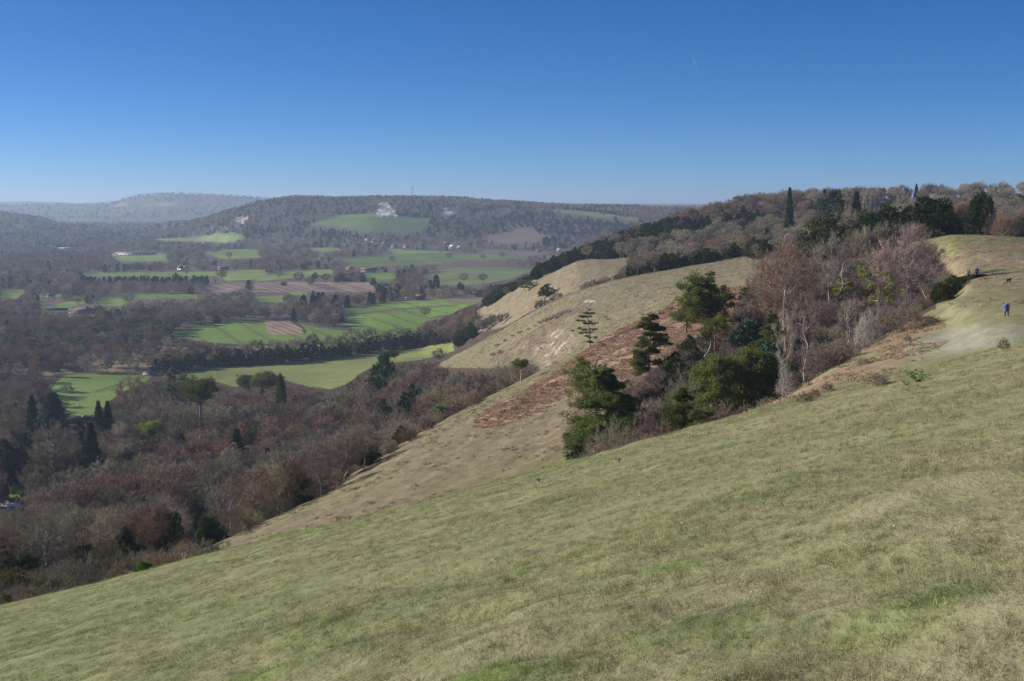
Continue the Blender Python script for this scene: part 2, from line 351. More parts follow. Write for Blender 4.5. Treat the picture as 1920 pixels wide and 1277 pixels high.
        if c is CROP or c == (.21,.265,.10):               # tramlines and thin patches in the young corn
            a = Xi*0.93 + Yi*0.36 if Yi.mean() < 1500 else Xi*0.8+Yi*.5
            tl = (np.abs(((a/26.0) % 1) - .5) < .034) | (np.abs(((a/26.0+.10) % 1) - .5) < .034)
            cc[tl] = cc[tl]*0.4 + np.array([.13,.10,.07])*0.5
            thin = np.clip(fbm(Xi/45., Yi/120., 3, 52)*3-.35, 0, 1)
            cc = lerp(cc, np.array([.16,.135,.075]), thin*.65)
        if c is STUB or c is PLOUGH:
            a = Xi*0.9 + Yi*0.42
            cc *= (1 + 0.25*np.sin(a/(1.3 if c is STUB else 2.2)) + .5*fbm(a/4., (Yi-Xi)/60., 2, 53))[:, None]
        if c[0] > .5: cc *= (.85 + 1.5*fbm(Xi/9., Yi/45., 3, 54))[:, None].clip(.4, 1.15)
        col[idx] = cc
    # path over the second field's middle, and the strip of bare soil above it
    m = (Y > 1100) & (Y < 1900) & inpoly(px, py, [(655,588),(740,579),(800,574),(860,571),(860,573),(800,577),(740,582),(658,591)])
    col[m] = (.17,.13,.08)
    m = (Y > 1100) & (Y < 2100) & inpoly(px, py, [(835,562),(905,559),(905,566),(850,566)])
    col[m] = (.27,.20,.15)
    m = (Y > 300) & (Y < 720) & inpoly(px, py, [(905,640),(930,618),(960,600),(961,602),(931,620),(907,642)])
    col[m] = (.16,.14,.08)
    return np.clip(col, .01, .9)

def mesh_from(name, V_, tris=None, quads=None, mats=(), tmat=None, qmat=None, smooth_=False):
    me = bpy.data.meshes.new(name)
    V_ = np.asarray(V_, np.float32)
    nt_ = 0 if tris is None else len(tris); nq = 0 if quads is None else len(quads)
    me.vertices.add(len(V_)); me.vertices.foreach_set('co', V_.ravel())
    loops = []
    if nt_: loops.append(np.asarray(tris, np.int32).ravel())
    if nq: loops.append(np.asarray(quads, np.int32).ravel())
    lp = np.concatenate(loops)
    me.loops.add(len(lp)); me.loops.foreach_set('vertex_index', lp)
    me.polygons.add(nt_+nq)
    st = np.concatenate([np.arange(nt_)*3, nt_*3 + np.arange(nq)*4]).astype(np.int32)
    me.polygons.foreach_set('loop_start', st)
    mi = np.zeros(nt_+nq, np.int32)
    if tmat is not None: mi[:nt_] = tmat
    if qmat is not None: mi[nt_:] = qmat
    me.polygons.foreach_set('material_index', mi)
    for m in mats: me.materials.append(m)
    me.update(calc_edges=True)
    if smooth_: me.polygons.foreach_set('use_smooth', np.ones(nt_+nq, bool))
    return me
def tag(o, label=None, cat=None, group=None, kind=None):
    if label: o['label'] = label
    if cat: o['category'] = cat
    if group: o['group'] = group
    if kind: o['kind'] = kind
    return o

# ------------------------------------------------------------------ materials
def newmat(name):
    m = bpy.data.materials.new(name); m.use_nodes = True; n = m.node_tree; n.nodes.clear()
    o = n.nodes.new('ShaderNodeOutputMaterial'); return m, n, o
def N(n, t, **kw):
    x = n.nodes.new(t)
    for k, v in kw.items(): setattr(x, k, v)
    return x
def mathn(n, op, a, b=None, clamp=False):
    x = N(n, 'ShaderNodeMath', operation=op); x.use_clamp = clamp
    for i, v in enumerate((a, b)):
        if v is None: continue
        if isinstance(v, (int, float)): x.inputs[i].default_value = v
        else: n.links.new(v, x.inputs[i])
    return x.outputs[0]
def mixc(n, fac, a, b, mode='MIX'):
    x = N(n, 'ShaderNodeMix', data_type='RGBA', blend_type=mode)
    for s, v in ((x.inputs[0], fac), (x.inputs[6], a), (x.inputs[7], b)):
        if isinstance(v, (int, float)): s.default_value = v
        elif isinstance(v, tuple): s.default_value = (*v, 1) if len(v) == 3 else v
        else: n.links.new(v, s)
    return x.outputs[2]
def noise(n, vec, scale, det=3, rough=.6):
    x = N(n, 'ShaderNodeTexNoise'); x.inputs['Scale'].default_value = scale; x.inputs['Detail'].default_value = det; x.inputs['Roughness'].default_value = rough
    if vec is not None: n.links.new(vec, x.inputs['Vector'])
    return x.outputs[0]
def ramp(n, fac, pts):
    x = N(n, 'ShaderNodeValToRGB'); e = x.color_ramp.elements
    while len(e) < len(pts): e.new(.5)
    for i, (p, c) in enumerate(pts): e[i].position = p; e[i].color = (*c, 1)
    n.links.new(fac, x.inputs[0]); return x.outputs[0]
def land_material():
    m, n, o = newmat('turf_and_fields')
    b = N(n, 'ShaderNodeBsdfPrincipled'); b.inputs['Roughness'].default_value = 1.0; b.inputs['Specular IOR Level'].default_value = 0.1
    at_ = N(n, 'ShaderNodeAttribute', attribute_name='Col'); pos = N(n, 'ShaderNodeNewGeometry').outputs['Position']
    mp = N(n, 'ShaderNodeMapping'); mp.inputs['Scale'].default_value = (1.0, 0.55, 1.0); n.links.new(pos, mp.inputs[0]); v = mp.outputs[0]
    n1 = noise(n, v, 14.0, 4, .75); n2 = noise(n, v, 2.2, 4, .65); n3 = noise(n, v, .45, 3, .6)
    s = mathn(n, 'ADD', mathn(n, 'MULTIPLY', n1, 1.1), mathn(n, 'MULTIPLY', n2, .9))
    s = mathn(n, 'ADD', s, mathn(n, 'MULTIPLY', n3, .7))
    s = mathn(n, 'SUBTRACT', s, 0.35)                      # about 1 on average
    c = mixc(n, 1.0, at_.outputs['Color'], (1, 1, 1), 'MULTIPLY')
    vm = N(n, 'ShaderNodeVectorMath', operation='SCALE'); n.links.new(c, vm.inputs[0]); n.links.new(s, vm.inputs['Scale'])
    n.links.new(vm.outputs[0], b.inputs['Base Color'])
    bm = N(n, 'ShaderNodeBump'); bm.inputs['Strength'].default_value = .55; bm.inputs['Distance'].default_value = .12
    n.links.new(mathn(n, 'ADD', mathn(n, 'MULTIPLY', n1, .35), n2), bm.inputs['Height']); n.links.new(bm.outputs[0], b.inputs['Normal'])
    n.links.new(b.outputs[0], o.inputs[0]); return m
M_LAND = land_material()

# anthills and tussocks of the near meadow: (x, y, width) where the photograph shows them, and others strewn between
def flat_at(x, y):
    t = np.geomspace(4, 170, 1500); X, Y, Z = P3(np.full(t.shape, x), np.full(t.shape, y), t); h = np.where(Z <= land(X, Y))[0]; k = h[0] if len(h) else -1
    return X[k], Y[k]
_r = np.random.default_rng(77); _b = []; DARKB = []
for x, y, r, h, dk in ((945,1094,44,.22,1),(1600,922,44,.16,0),(1690,1076,46,-.10,2),(1250,996,26,.08,2),(1840,793,30,.16,1),(1275,908,30,.14,0),(1490,980,34,.12,0),(1650,1180,100,.30,1),(850,1245,90,.26,1),(1040,904,16,.14,1),(540,1240,50,.16,0),(1130,1120,30,.08,0),(1215,1228,40,.1,1),(730,1070,40,.1,0),(1815,682,30,-.12,2),(1640,916,30,.1,0),(400,1060,30,.12,0),(480,1010,20,.1,0),(1560,1260,40,-.05,2),(560,1262,30,-.06,2)):
    X_, Y_ = flat_at(x, y); _rr = r/F*Y_*.55; _b.append((X_, Y_, _rr, math.copysign(min(abs(h), .28*_rr), h))); DARKB.append((X_, Y_, r/F*Y_*.5, dk))
for k in range(260):
    Y_ = 5 + 100*_r.random()**1.3; X_ = _r.uniform(-.46, .46)*Y_; _q = _r.uniform(.15, .55)*(1+Y_/90); _b.append((X_, Y_, _q, _q*_r.uniform(.08, .26)))
    if k % 3 == 0: DARKB.append((*_b[-1][:3], k % 2))
BUMP += _b
# ------------------------------------------------------------------ the ground as one sheet
fine = np.linspace(-.46, .46, 1150)
us = np.concatenate([np.linspace(-.92, -.465, 60), fine, np.linspace(.465, .92, 60)])
ys = [-14.0]
while ys[-1] < 16000:
    y = ys[-1]; r = .0052 if y > 60 else .0062
    ys.append(y + max(.22, y*r if y < 2500 else y*.0085 if y < 5000 else y*.012))
ysn = np.array(ys)
def build_land():
    U, YY = np.meshgrid(us, ysn); X = (U*(YY+Y0)).ravel(); Y = YY.ravel()
    z = np.empty(len(X)); col = np.empty((len(X), 4), np.float32); col[:, 3] = 1
    for a in range(0, len(X), 200000):
        s = slice(a, a+200000)
        zz, seg = land(X[s], Y[s], True); z[s] = zz
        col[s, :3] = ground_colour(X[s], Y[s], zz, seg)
    nu, ny = len(us), len(ysn)
    a = (np.arange(ny-1)[:, None]*nu + np.arange(nu-1)[None, :]).ravel()
    q = np.stack([a, a+1, a+1+nu, a+nu], 1)
    me = mesh_from('terrain', np.stack([X, Y, z], 1), quads=q, mats=[M_LAND], smooth_=True)
    ca = me.color_attributes.new('Col', 'FLOAT_COLOR', 'POINT'); ca.data.foreach_set('color', col.ravel())
    o = bpy.data.objects.new('terrain', me); COL.objects.link(o); tag(o, kind='structure'); return o
terrain = build_land()
print('terrain', len(us)*len(ysn), round(time.time()-T0, 1))
# what the camera can see over the land: running skyline per column
SU = np.linspace(-.5, .5, 501); SYs = np.geomspace(3, 15000, 900)
_U, _Y = np.meshgrid(SU, SYs); _z = land((_U*_Y).ravel(), _Y.ravel()).reshape(_U.shape)
SKY_ = np.maximum.accumulate(_z/_Y, axis=0)
def visible_by(X, Y, Z):
    """how many photograph pixels a point clears the land in front of it"""
    X = np.asarray(X, float); Y = np.asarray(Y, float); Z = np.asarray(Z, float)
    iu = np.clip(np.round((X/Y+.5)*500).astype(int), 0, 500); iy = np.clip(np.searchsorted(SYs, Y*0.985)-1, 0, len(SYs)-1)
    return (Z/Y - SKY_[iy, iu]) * F
def at(x, y, ymin=3.0, ymax=15000.0):
    """the ground point the photograph shows at pixel x, y"""
    t = np.geomspace(ymin, ymax, 4000); X, Y, Z = P3(np.full(t.shape, x), np.full(t.shape, y), t)
    zz = land(X, Y); h = np.where(Z <= zz)[0]
    k = h[0] if len(h) else len(t)-1
    return float(X[k]), float(Y[k]), float(zz[k])

def haze():
    m, n, o = newmat('haze'); v = N(n, 'ShaderNodeVolumePrincipled')
    v.inputs['Color'].default_value = (.60, .76, 1.0, 1); v.inputs['Density'].default_value = HAZE; v.inputs['Anisotropy'].default_value = .3
    n.links.new(v.outputs[0], o.inputs['Volume'])
    x0, x1, y0, y1, z0, z1 = -15500, 15500, -30, 16100, -135, 62
    Vv = [(x, y, z) for z in (z0, z1) for y in (y0, y1) for x in (x0, x1)]
    q = [(0,2,3,1),(4,5,7,6),(0,1,5,4),(2,6,7,3),(0,4,6,2),(1,3,7,5)]
    me = mesh_from('haze', Vv, quads=q, mats=[m]); ob = bpy.data.objects.new('haze', me); COL.objects.link(ob)
    tag(ob, 'thin blue winter haze filling the valley', 'haze', kind='stuff')
HAZE = 0.9e-4
# ------------------------------------------------------------------ plant materials
def plant_mat(name, pts, rough=.8, transl=0.0, nscale=0.0, vary=.42):
    """colour drawn per plant from pts, with a lighter or darker value for each"""
    m, n, o = newmat(name)
    oi = N(n, 'ShaderNodeObjectInfo'); rnd = oi.outputs['Random']
    c = ramp(n, rnd, pts)
    r2 = mathn(n, 'FRACT', mathn(n, 'MULTIPLY', rnd, 37.7))
    k = mathn(n, 'ADD', mathn(n, 'MULTIPLY', r2, 2*vary), 1.02-vary)
    if nscale:
        tc = N(n, 'ShaderNodeTexCoord').outputs['Object']
        nz = noise(n, tc, nscale, 2, .6)
        k = mathn(n, 'MULTIPLY', k, mathn(n, 'ADD', mathn(n, 'MULTIPLY', nz, 1.6), .2))
    vm = N(n, 'ShaderNodeVectorMath', operation='SCALE'); n.links.new(c, vm.inputs[0]); n.links.new(k, vm.inputs['Scale'])
    d = N(n, 'ShaderNodeBsdfDiffuse'); n.links.new(vm.outputs[0], d.inputs['Color'])
    if transl:
        t = N(n, 'ShaderNodeBsdfTranslucent'); n.links.new(vm.outputs[0], t.inputs['Color'])
        ms = N(n, 'ShaderNodeMixShader'); ms.inputs[0].default_value = transl
        n.links.new(d.outputs[0], ms.inputs[1]); n.links.new(t.outputs[0], ms.inputs[2]); n.links.new(ms.outputs[0], o.inputs[0])
    else: n.links.new(d.outputs[0], o.inputs[0])
    return m
def ev(*cs): return [(i/max(1, len(cs)-1), c) for i, c in enumerate(cs)]
TW_RED = plant_mat('twigs_reddish', ev((0.329,0.201,0.140),(0.287,0.189,0.140),(0.305,0.213,0.152)))
TW_GREY = plant_mat('twigs_grey', ev((0.329,0.281,0.213),(0.293,0.250,0.189),(0.287,0.256,0.177),(0.366,0.317,0.244)))
TW_BROWN = plant_mat('twigs_brown', ev((0.293,0.213,0.146),(0.317,0.244,0.171),(0.256,0.201,0.146)))
TW_DARK = plant_mat('twigs_dark', ev((.20,.15,.125),(.22,.16,.14),(.18,.145,.115)))
TW_PALE = plant_mat('twigs_pale', ev((.38,.335,.265),(.34,.30,.24),(.38,.33,.26)))
TW_PURP = plant_mat('twigs_purplish', ev((0.317,0.238,0.201),(0.287,0.220,0.189),(0.305,0.238,0.195)))
TW_OLIVE = plant_mat('twigs_olive', ev((0.286,0.260,0.143),(0.312,0.273,0.169)))
BARK = plant_mat('bark_grey', ev((0.260,0.221,0.182),(0.338,0.299,0.260),(0.221,0.182,0.143)), nscale=1.5)
BARK_P = plant_mat('bark_pale', ev((.52,.47,.42),(.44,.40,.36)), nscale=1.5)
BARK_R = plant_mat('bark_pine', ev((.34,.19,.13),(.28,.17,.12)), nscale=1.2)
YEW = plant_mat('yew_foliage', ev((.050,.075,.028),(.065,.085,.030),(.045,.068,.028),(.085,.090,.032)), transl=.15, nscale=.6)
PINE = plant_mat('pine_foliage', ev((.165,.20,.060),(.185,.215,.060),(.140,.175,.060)), transl=.2, nscale=.5)
PINE_Y = plant_mat('yellow_pine_foliage', ev((0.288,0.312,0.042),(0.240,0.276,0.048)), transl=.2, nscale=.5)
SPRUCE = plant_mat('conifer_foliage', ev((0.048,0.088,0.048),(0.064,0.109,0.048),(0.040,0.072,0.042)), transl=.1, nscale=.5)
HOLLY = plant_mat('holly_foliage', ev((0.083,0.128,0.098),(0.090,0.135,0.090)), transl=.05, nscale=.8)
LAWNY = plant_mat('bright_foliage', ev((.11,.17,.035),(.10,.16,.04)), transl=.2, nscale=.8)
GOLD = plant_mat('golden_foliage', ev((.16,.12,.025),(.13,.11,.03)), transl=.2, nscale=.8)
RUST = plant_mat('rust_foliage', ev((.36,.17,.07),(.33,.15,.07)), transl=.2, nscale=.8)
SEED = plant_mat('white_seed_heads', ev((.40,.36,.32),(.35,.31,.28)), transl=.2)

# ------------------------------------------------------------------ plant shapes
def tubes(segs, sides):
    """segs (n,8): p0, p1, r0, r1 -> open prisms"""
    segs = np.asarray(segs, float); n = len(segs)
    p0, p1 = segs[:, :3], segs[:, 3:6]; d = p1-p0; d /= np.linalg.norm(d, axis=1, keepdims=True)+1e-9
    a = np.cross(d, np.where(np.abs(d[:, 2:3]) > .9, [[1., 0, 0]], [[0, 0, 1.]])); a /= np.linalg.norm(a, axis=1, keepdims=True)+1e-9
    b = np.cross(d, a)
    th = np.arange(sides)*2*np.pi/sides
    off = a[:, None]*np.cos(th)[None, :, None] + b[:, None]*np.sin(th)[None, :, None]
    V_ = np.concatenate([p0[:, None]-d[:, None]*segs[:, 6][:, None, None]*.3 + off*segs[:, 6][:, None, None], p1[:, None] + off*segs[:, 7][:, None, None]], 1).reshape(-1, 3)
    i = np.arange(n)[:, None]*2*sides; k = np.arange(sides)[None]
    q = np.stack([i+k, i+(k+1) % sides, i+sides+(k+1) % sides, i+sides+k], 2).reshape(-1, 4)
    return V_, q
def slivers(p, d, l, w_, rng):
    """thin triangles from p along d"""
    s = np.cross(d, rng.normal(size=d.shape)); s /= np.linalg.norm(s, axis=1, keepdims=True)+1e-9
    l = l[:, None]; w_ = w_[:, None]
    V_ = np.stack([p - s*w_*.5, p + s*w_*.5, p + d*l], 1).reshape(-1, 3)
    return V_, np.arange(len(p)*3).reshape(-1, 3)
def unit(v): return v/(np.linalg.norm(v, axis=1, keepdims=True)+1e-9)
class Parts:
    def __init__(s): s.v = []; s.t = []; s.q = []; s.n = 0
    def add(s, V_, t=None, q=None):
        if t is not None: s.t.append(np.asarray(t)+s.n)
        if q is not None: s.q.append(np.asarray(q)+s.n)
        s.v.append(V_); s.n += len(V_)
    def mesh(s, name, mat, smooth_=False):
        return mesh_from(name, np.concatenate(s.v), np.concatenate(s.t) if s.t else None, np.concatenate(s.q) if s.q else None, [mat], smooth_=smooth_)
def curve_to(p0, p1, k, bow, rng):
    t = np.linspace(0, 1, k+1)[:, None]
    mid = (p1-p0)
    out = p0 + mid*t + np.array([0, 0, 1.])*(bow*np.linalg.norm(mid)*t*(1-t)) + rng.normal(size=(k+1, 3))*np.linalg.norm(mid)*.035*np.sin(np.pi*t)
    return out
def bare(seed, H=12., Rd=4.5, start=.25, n1=8, n2=45, n3=300, ntw=9, twl=.8, tww=.03, upright=0., stems=1, trunk_r=.22, low=.12):
    """leafless tree: trunk and limbs (trunk), boughs and twigs (crown)"""
    rng = np.random.default_rng(seed); T = Parts(); K = Parts()
    cz = H*(low+(1-low)/2); rz = H*(1-low)/2
    ax = rng.normal(size=3)*.06
    def crownpt(n, a, b):
        d = rng.normal(size=(n, 3)); d = unit(d); d[:, 2] = d[:, 2]*(1-.2)+.15
        r = rng.uniform(a, b, n)[:, None]
        ang = np.arctan2(d[:, 1], d[:, 0]); lob = 1 + .17*np.sin(3*ang+seed) + .12*np.sin(5*ang+2*seed+d[:, 2]*4)
        p = d*r*np.array([Rd, Rd, rz]); p[:, :2] *= lob[:, None]
        if stems > 1:
            p[:, 2] = np.abs(p[:, 2]/rz)**.9*H*.86 + H*.08
            return p
        p[:, 2] += cz + rng.normal(size=n)*.03*H
        tz = np.clip(p[:, 2]/H, .05, 1.04); p[:, 2] = tz*H
        p[:, :2] *= np.clip(.45 + 1.5*(tz[:, None]-low), .35, 1)
        return p
    nodes = []; nr = []
    segsT = []
    for s in range(stems):
        b0 = np.array([0, 0, -.4]) + (rng.normal(size=3)*[.5, .5, 0] if stems > 1 else 0)
        topz = H*(start + .35 + .3*upright) if stems == 1 else H*.5
        top = np.array([rng.normal()*.05*H, rng.normal()*.05*H, topz]) + (rng.normal(size=3)*[Rd*.4, Rd*.4, 0] if stems > 1 else 0)
        c = curve_to(b0, top, 6, 0, rng)
        rr = np.linspace(trunk_r, trunk_r*.45, 7)/(1 if stems == 1 else 1.9); rr[0] *= 1.25
        for i in range(6): segsT.append([*c[i], *c[i+1], rr[i], rr[i+1]])
        tt = np.linspace(start if stems == 1 else .2, 1, 9)
        for t in tt:
            f = t*6; i = min(5, int(f)); nodes.append(c[i]*(1-f+i)+c[i+1]*(f-i)); nr.append(np.interp(f, range(7), rr))
    nodes = np.array(nodes); nr = np.array(nr)
    def grow(targets, nodes, nr, k, bow, ratio, rmin):
        segs = []; nn = []; rn = []
        nz_ = nodes[:, 2]
        for p in targets:
            dist = np.linalg.norm(nodes-p, axis=1)
            pen = np.maximum(0, nz_-(p[2]-dist*.35))*1.6
            j = np.argmin(dist+pen+rng.uniform(0, .3, len(nodes))*dist.min())
            c = curve_to(nodes[j], p, k, bow, rng); r0 = max(rmin, nr[j]*ratio); rr = np.linspace(r0, max(rmin*.6, r0*.4), k+1)
            for i in range(k): segs.append([*c[i], *c[i+1], rr[i], rr[i+1]])
            for i in range(1, k+1): nn.append(c[i]); rn.append(rr[i])
            nn.append((c[0]+c[1])/2); rn.append(rr[0])
        return segs, np.array(nn), np.array(rn)
    sA, a, ar = grow(crownpt(n1, .45, .75), nodes, nr, 4, .18-.3*upright, .62, .02)
    a_all = np.concatenate([a, nodes[3:]]); ar_all = np.concatenate([ar, nr[3:]])
    sB, b_, br_ = grow(crownpt(n2, .55, .95), a_all, ar_all, 3, .12, .55, .014)
    sC, c_, cr_ = grow(crownpt(n3, .55, 1.0), np.concatenate([b_, a]), np.concatenate([br_, ar]), 2, .08, .6, .010)
    V_, q = tubes(segsT+sA, 6); T.add(V_, q=q)
    V_, q = tubes(sB, 4); K.add(V_, q=q)
    V_, q = tubes(sC, 3); K.add(V_, q=q)
    ends = c_[np.repeat(np.arange(len(c_)), ntw)]
    ends = ends + rng.normal(size=ends.shape)*twl*.12
    cen = np.array([0, 0, cz*.8 if stems == 1 else 0])
    d = unit(unit(ends-cen)*.9 + rng.normal(size=ends.shape)*.75 + np.array([0, 0, .25+.8*upright]))
    l = rng.uniform(.45, 1.15, len(ends))*twl; w_ = rng.uniform(.7, 1.2, len(ends))*tww
    V_, t = slivers(ends, d, l, w_, rng); K.add(V_, t=t)
    k2 = rng.random(len(ends)) < .8; e2 = ends[k2]+d[k2]*(l[k2]*rng.uniform(.3, .7, k2.sum()))[:, None]
    d2 = unit(d[k2]+rng.normal(size=e2.shape)*.6)
    V_, t = slivers(e2, d2, l[k2]*.6, w_[k2]*.8, rng); K.add(V_, t=t)
    return T.mesh('trunk', BARK), K.mesh('crown', TW_GREY)
def bare_far(seed, H=13., Rd=5., n=380, up=0.):
    rng = np.random.default_rng(seed); K = Parts()
    d = unit(rng.normal(size=(n, 3))); r = rng.uniform(.35, 1, n)[:, None]**.6
    p = d*r*np.array([Rd, Rd, H*.42]); ang = np.arctan2(d[:, 1], d[:, 0]); p[:, :2] *= (1+.2*np.sin(3*ang+seed))[:, None]
    p[:, 2] += H*.56; p[:, :2] *= np.clip(.4+1.3*p[:, 2:3]/H, .4, 1)
    dd = unit(p-np.array([0, 0, H*.3])+rng.normal(size=p.shape)*2.2)
    V_, t = slivers(p-dd*.5, dd, rng.uniform(.8, 1.8, n), rng.uniform(.32, .6, n), rng); K.add(V_, t=t)
    V_, q = tubes([[0, 0, -.5, rng.normal()*.3, 0, H*.6, .28, .12]]+[[0, 0, H*rng.uniform(.2, .4), *(rng.normal(size=2)*Rd*.5), H*.75, .12, .04] for _ in range(4)], 3); K.add(V_, q=q)
    return K.mesh('bare_tree', TW_GREY)
def leafcards(p, d, l, w_, rng):
    s = np.cross(d, rng.normal(size=d.shape)); s = unit(s); l = l[:, None]; w_ = w_[:, None]
    V_ = np.stack([p - s*w_*.35, p + s*w_*.35, p + d*l*.6 + s*w_*.5, p+d*l, p + d*l*.6 - s*w_*.5], 1)
    n = len(p); V_ = V_.reshape(-1, 3); i = np.arange(n)[:, None]*5
    return V_, np.concatenate([i+[0, 1, 2], i+[0, 2, 4], i+[2, 3, 4]], 0)
def yew(seed, H=9., Rd=4., n=5200, cl=.34, cw=.16, shape='dome', lumps=26):
    """dense evergreen: trunk, crown of foliage sprays on boughs with an uneven outline"""
    rng = np.random.default_rng(seed); T = Parts(); K = Parts()
    lc = unit(rng.normal(size=(lumps, 3))); lc[:, 2] = np.abs(lc[:, 2])*1.1-.25; lc = unit(lc)
    amp = rng.uniform(.05, .30, lumps)
    d = unit(rng.normal(size=(n, 3))); d[:, 2] = np.where(d[:, 2] < -.35, -d[:, 2], d[:, 2])
    dots = d@lc.T; rad = .78 + (amp*np.exp((dots-1)*14)).sum(1)
    r = rad*(1-rng.random(n)**2.2*.55)
    if shape == 'dome':
        m = int(n/34); dc = unit(rng.normal(size=(m, 3))); dc[:, 2] = np.abs(dc[:, 2])*1.15-.02; dc = unit(dc)
        rc = (.74 + (amp*np.exp((dc@lc.T-1)*14)).sum(1))*(1-rng.random(m)**3*.45)
        cc = dc*rc[:, None]*np.array([Rd, Rd, H*.84]); cc[:, 2] += .10*H
        cc[:, :2] *= (.80+.28*np.clip(cc[:, 2:3]/H*3, 0, 1))
        i = rng.integers(0, m, n); g = unit(rng.normal(size=(n, 3)))*rng.random((n, 1))**.45
        p = cc[i] + g*rng.uniform(.5, 1.0, m)[i][:, None]*np.array([.22*Rd, .22*Rd, .15*Rd])
        d = dc[i]
        inn = rng.random(n) < .22; p[inn] *= rng.uniform(.35, .85, (inn.sum(), 1))
    elif shape == 'cone':
        t = rng.random(n)**.75; ang = rng.random(n)*2*np.pi
        prof = (1-t)**.8; tier = 1+.22*np.sin(t*H*3.4+ang*2)
        rr = Rd*prof*tier*(1-rng.random(n)**2.5*.6)
        p = np.stack([rr*np.cos(ang), rr*np.sin(ang), t*H*.97+H*.03-rr*.15], 1); d = unit(np.stack([np.cos(ang), np.sin(ang), np.full(n, -.12)], 1))
    else:
        t = rng.random(n)**.9; ang = rng.random(n)*2*np.pi
        prof = np.sqrt(np.clip(1-(2*t-.82)**2/1.42, 0, 1)); prof = np.where(t > .93, prof*.6, prof)
        rr = Rd*prof*(1-rng.random(n)**2.5*.5)*(1+.12*np.sin(ang*4+t*7+seed))
        p = np.stack([rr*np.cos(ang), rr*np.sin(ang), t*H], 1); d = unit(np.stack([np.cos(ang), np.sin(ang), np.full(n, .5)], 1))
    p[:, 2] = np.maximum(p[:, 2], .15)
    dd = unit(d + rng.normal(size=p.shape)*.55 + np.array([0, 0, -.1]))
    V_, t = leafcards(p, dd, rng.uniform(.6, 1.3, n)*cl, rng.uniform(.6, 1.2, n)*cw, rng); K.add(V_, t=t)
    V_, q = tubes([[0, 0, -.4, 0, 0, H*.75, .05*Rd+.08, .04]]+[[0, 0, H*rng.uniform(.1, .5), *(rng.normal(size=2)*Rd*.4), H*rng.uniform(.4, .8), .08, .02] for _ in range(7)], 5); T.add(V_, q=q)
    return T.mesh('trunk', BARK), K.mesh('crown', YEW)
def pine(seed, H=12., Rd=4., start=.3, whorls=9, per=5, flat=.28, pads=4, tufts=26, nd=9, nl=.30, nw=.05, lean=0., umbrella=0., trunk_r=.2, gap=.15, bend=.04, droop=.1):
    """pine: bare trunk, limbs carrying flat pads of needle tufts"""
    rng = np.random.default_rng(seed); T = Parts(); K = Parts()
    tp = np.array([[rng.normal()*bend*H*math.sin(math.pi*t)+lean*H*t, rng.normal()*bend*H*math.sin(math.pi*t), t*H*.96-(.4 if t == 0 else 0)] for t in np.linspace(0, 1, 9)])
    rr = np.linspace(trunk_r, .03, 9)
    segs = [[*tp[i], *tp[i+1], rr[i], rr[i+1]] for i in range(8)]
    def tr(t): f = t*8; i = min(7, int(f)); return tp[i]*(1-f+i)+tp[i+1]*(f-i)
    cen = []; siz = []
    for wv in range(whorls):
        t = start + (1-start)*(wv+rng.uniform(-.3, .3))/whorls; t = min(max(t, start), .97); q0 = tr(t)
        s = (t-start)/(1-start)
        prof = (1-s)**.7*(.55+.45*min(1, s*4)) if not umbrella else (.35+.65*math.sin(math.pi*min(1, .15+s*.8)))
        for b in range(per):
            if rng.random() < gap: continue
            az = rng.random()*2*math.pi; L = Rd*prof*rng.uniform(.45, 1.2)+.3
            e = q0 + np.array([math.cos(az)*L, math.sin(az)*L, L*rng.uniform(.05, .45)-droop*L*(1-s)*2])
            c = curve_to(q0, e, 4, .12, rng); r0 = max(.03, trunk_r*.35*(1-s*.6))
            segs += [[*c[i], *c[i+1], r0*(1-i*.2), r0*(.8-i*.2)] for i in range(4)]
            for k in range(pads):
                f = rng.uniform(.45, 1.0)*4; i = min(3, int(f)); pc = c[i]*(1-f+i)+c[i+1]*(f-i)
                pc = pc + rng.normal(size=3)*[.16*L, .16*L, .06*L]
                cen.append(pc + [0, 0, .12]); siz.append(rng.uniform(.5, 1.15)*(.22+.14*L))
    cen.append(tr(.99)); siz.append(.5)
    cen = np.array(cen); siz = np.array(siz)
    V_, q = tubes(segs, 6); T.add(V_, q=q)
    i = np.repeat(np.arange(len(cen)), tufts); g = unit(rng.normal(size=(len(i), 3)))*rng.random((len(i), 1))**.4
    p = cen[i] + g*siz[i][:, None]*np.array([1, 1, flat*2.0])
    j = np.repeat(np.arange(len(p)), nd); dd = unit(rng.normal(size=(len(j), 3)) + np.array([0, 0, .55]))
    V_, t = slivers(p[j], dd, rng.uniform(.6, 1.2, len(j))*nl, np.full(len(j), nw), rng); K.add(V_, t=t)
    return T.mesh('trunk', BARK_R), K.mesh('crown', PINE)
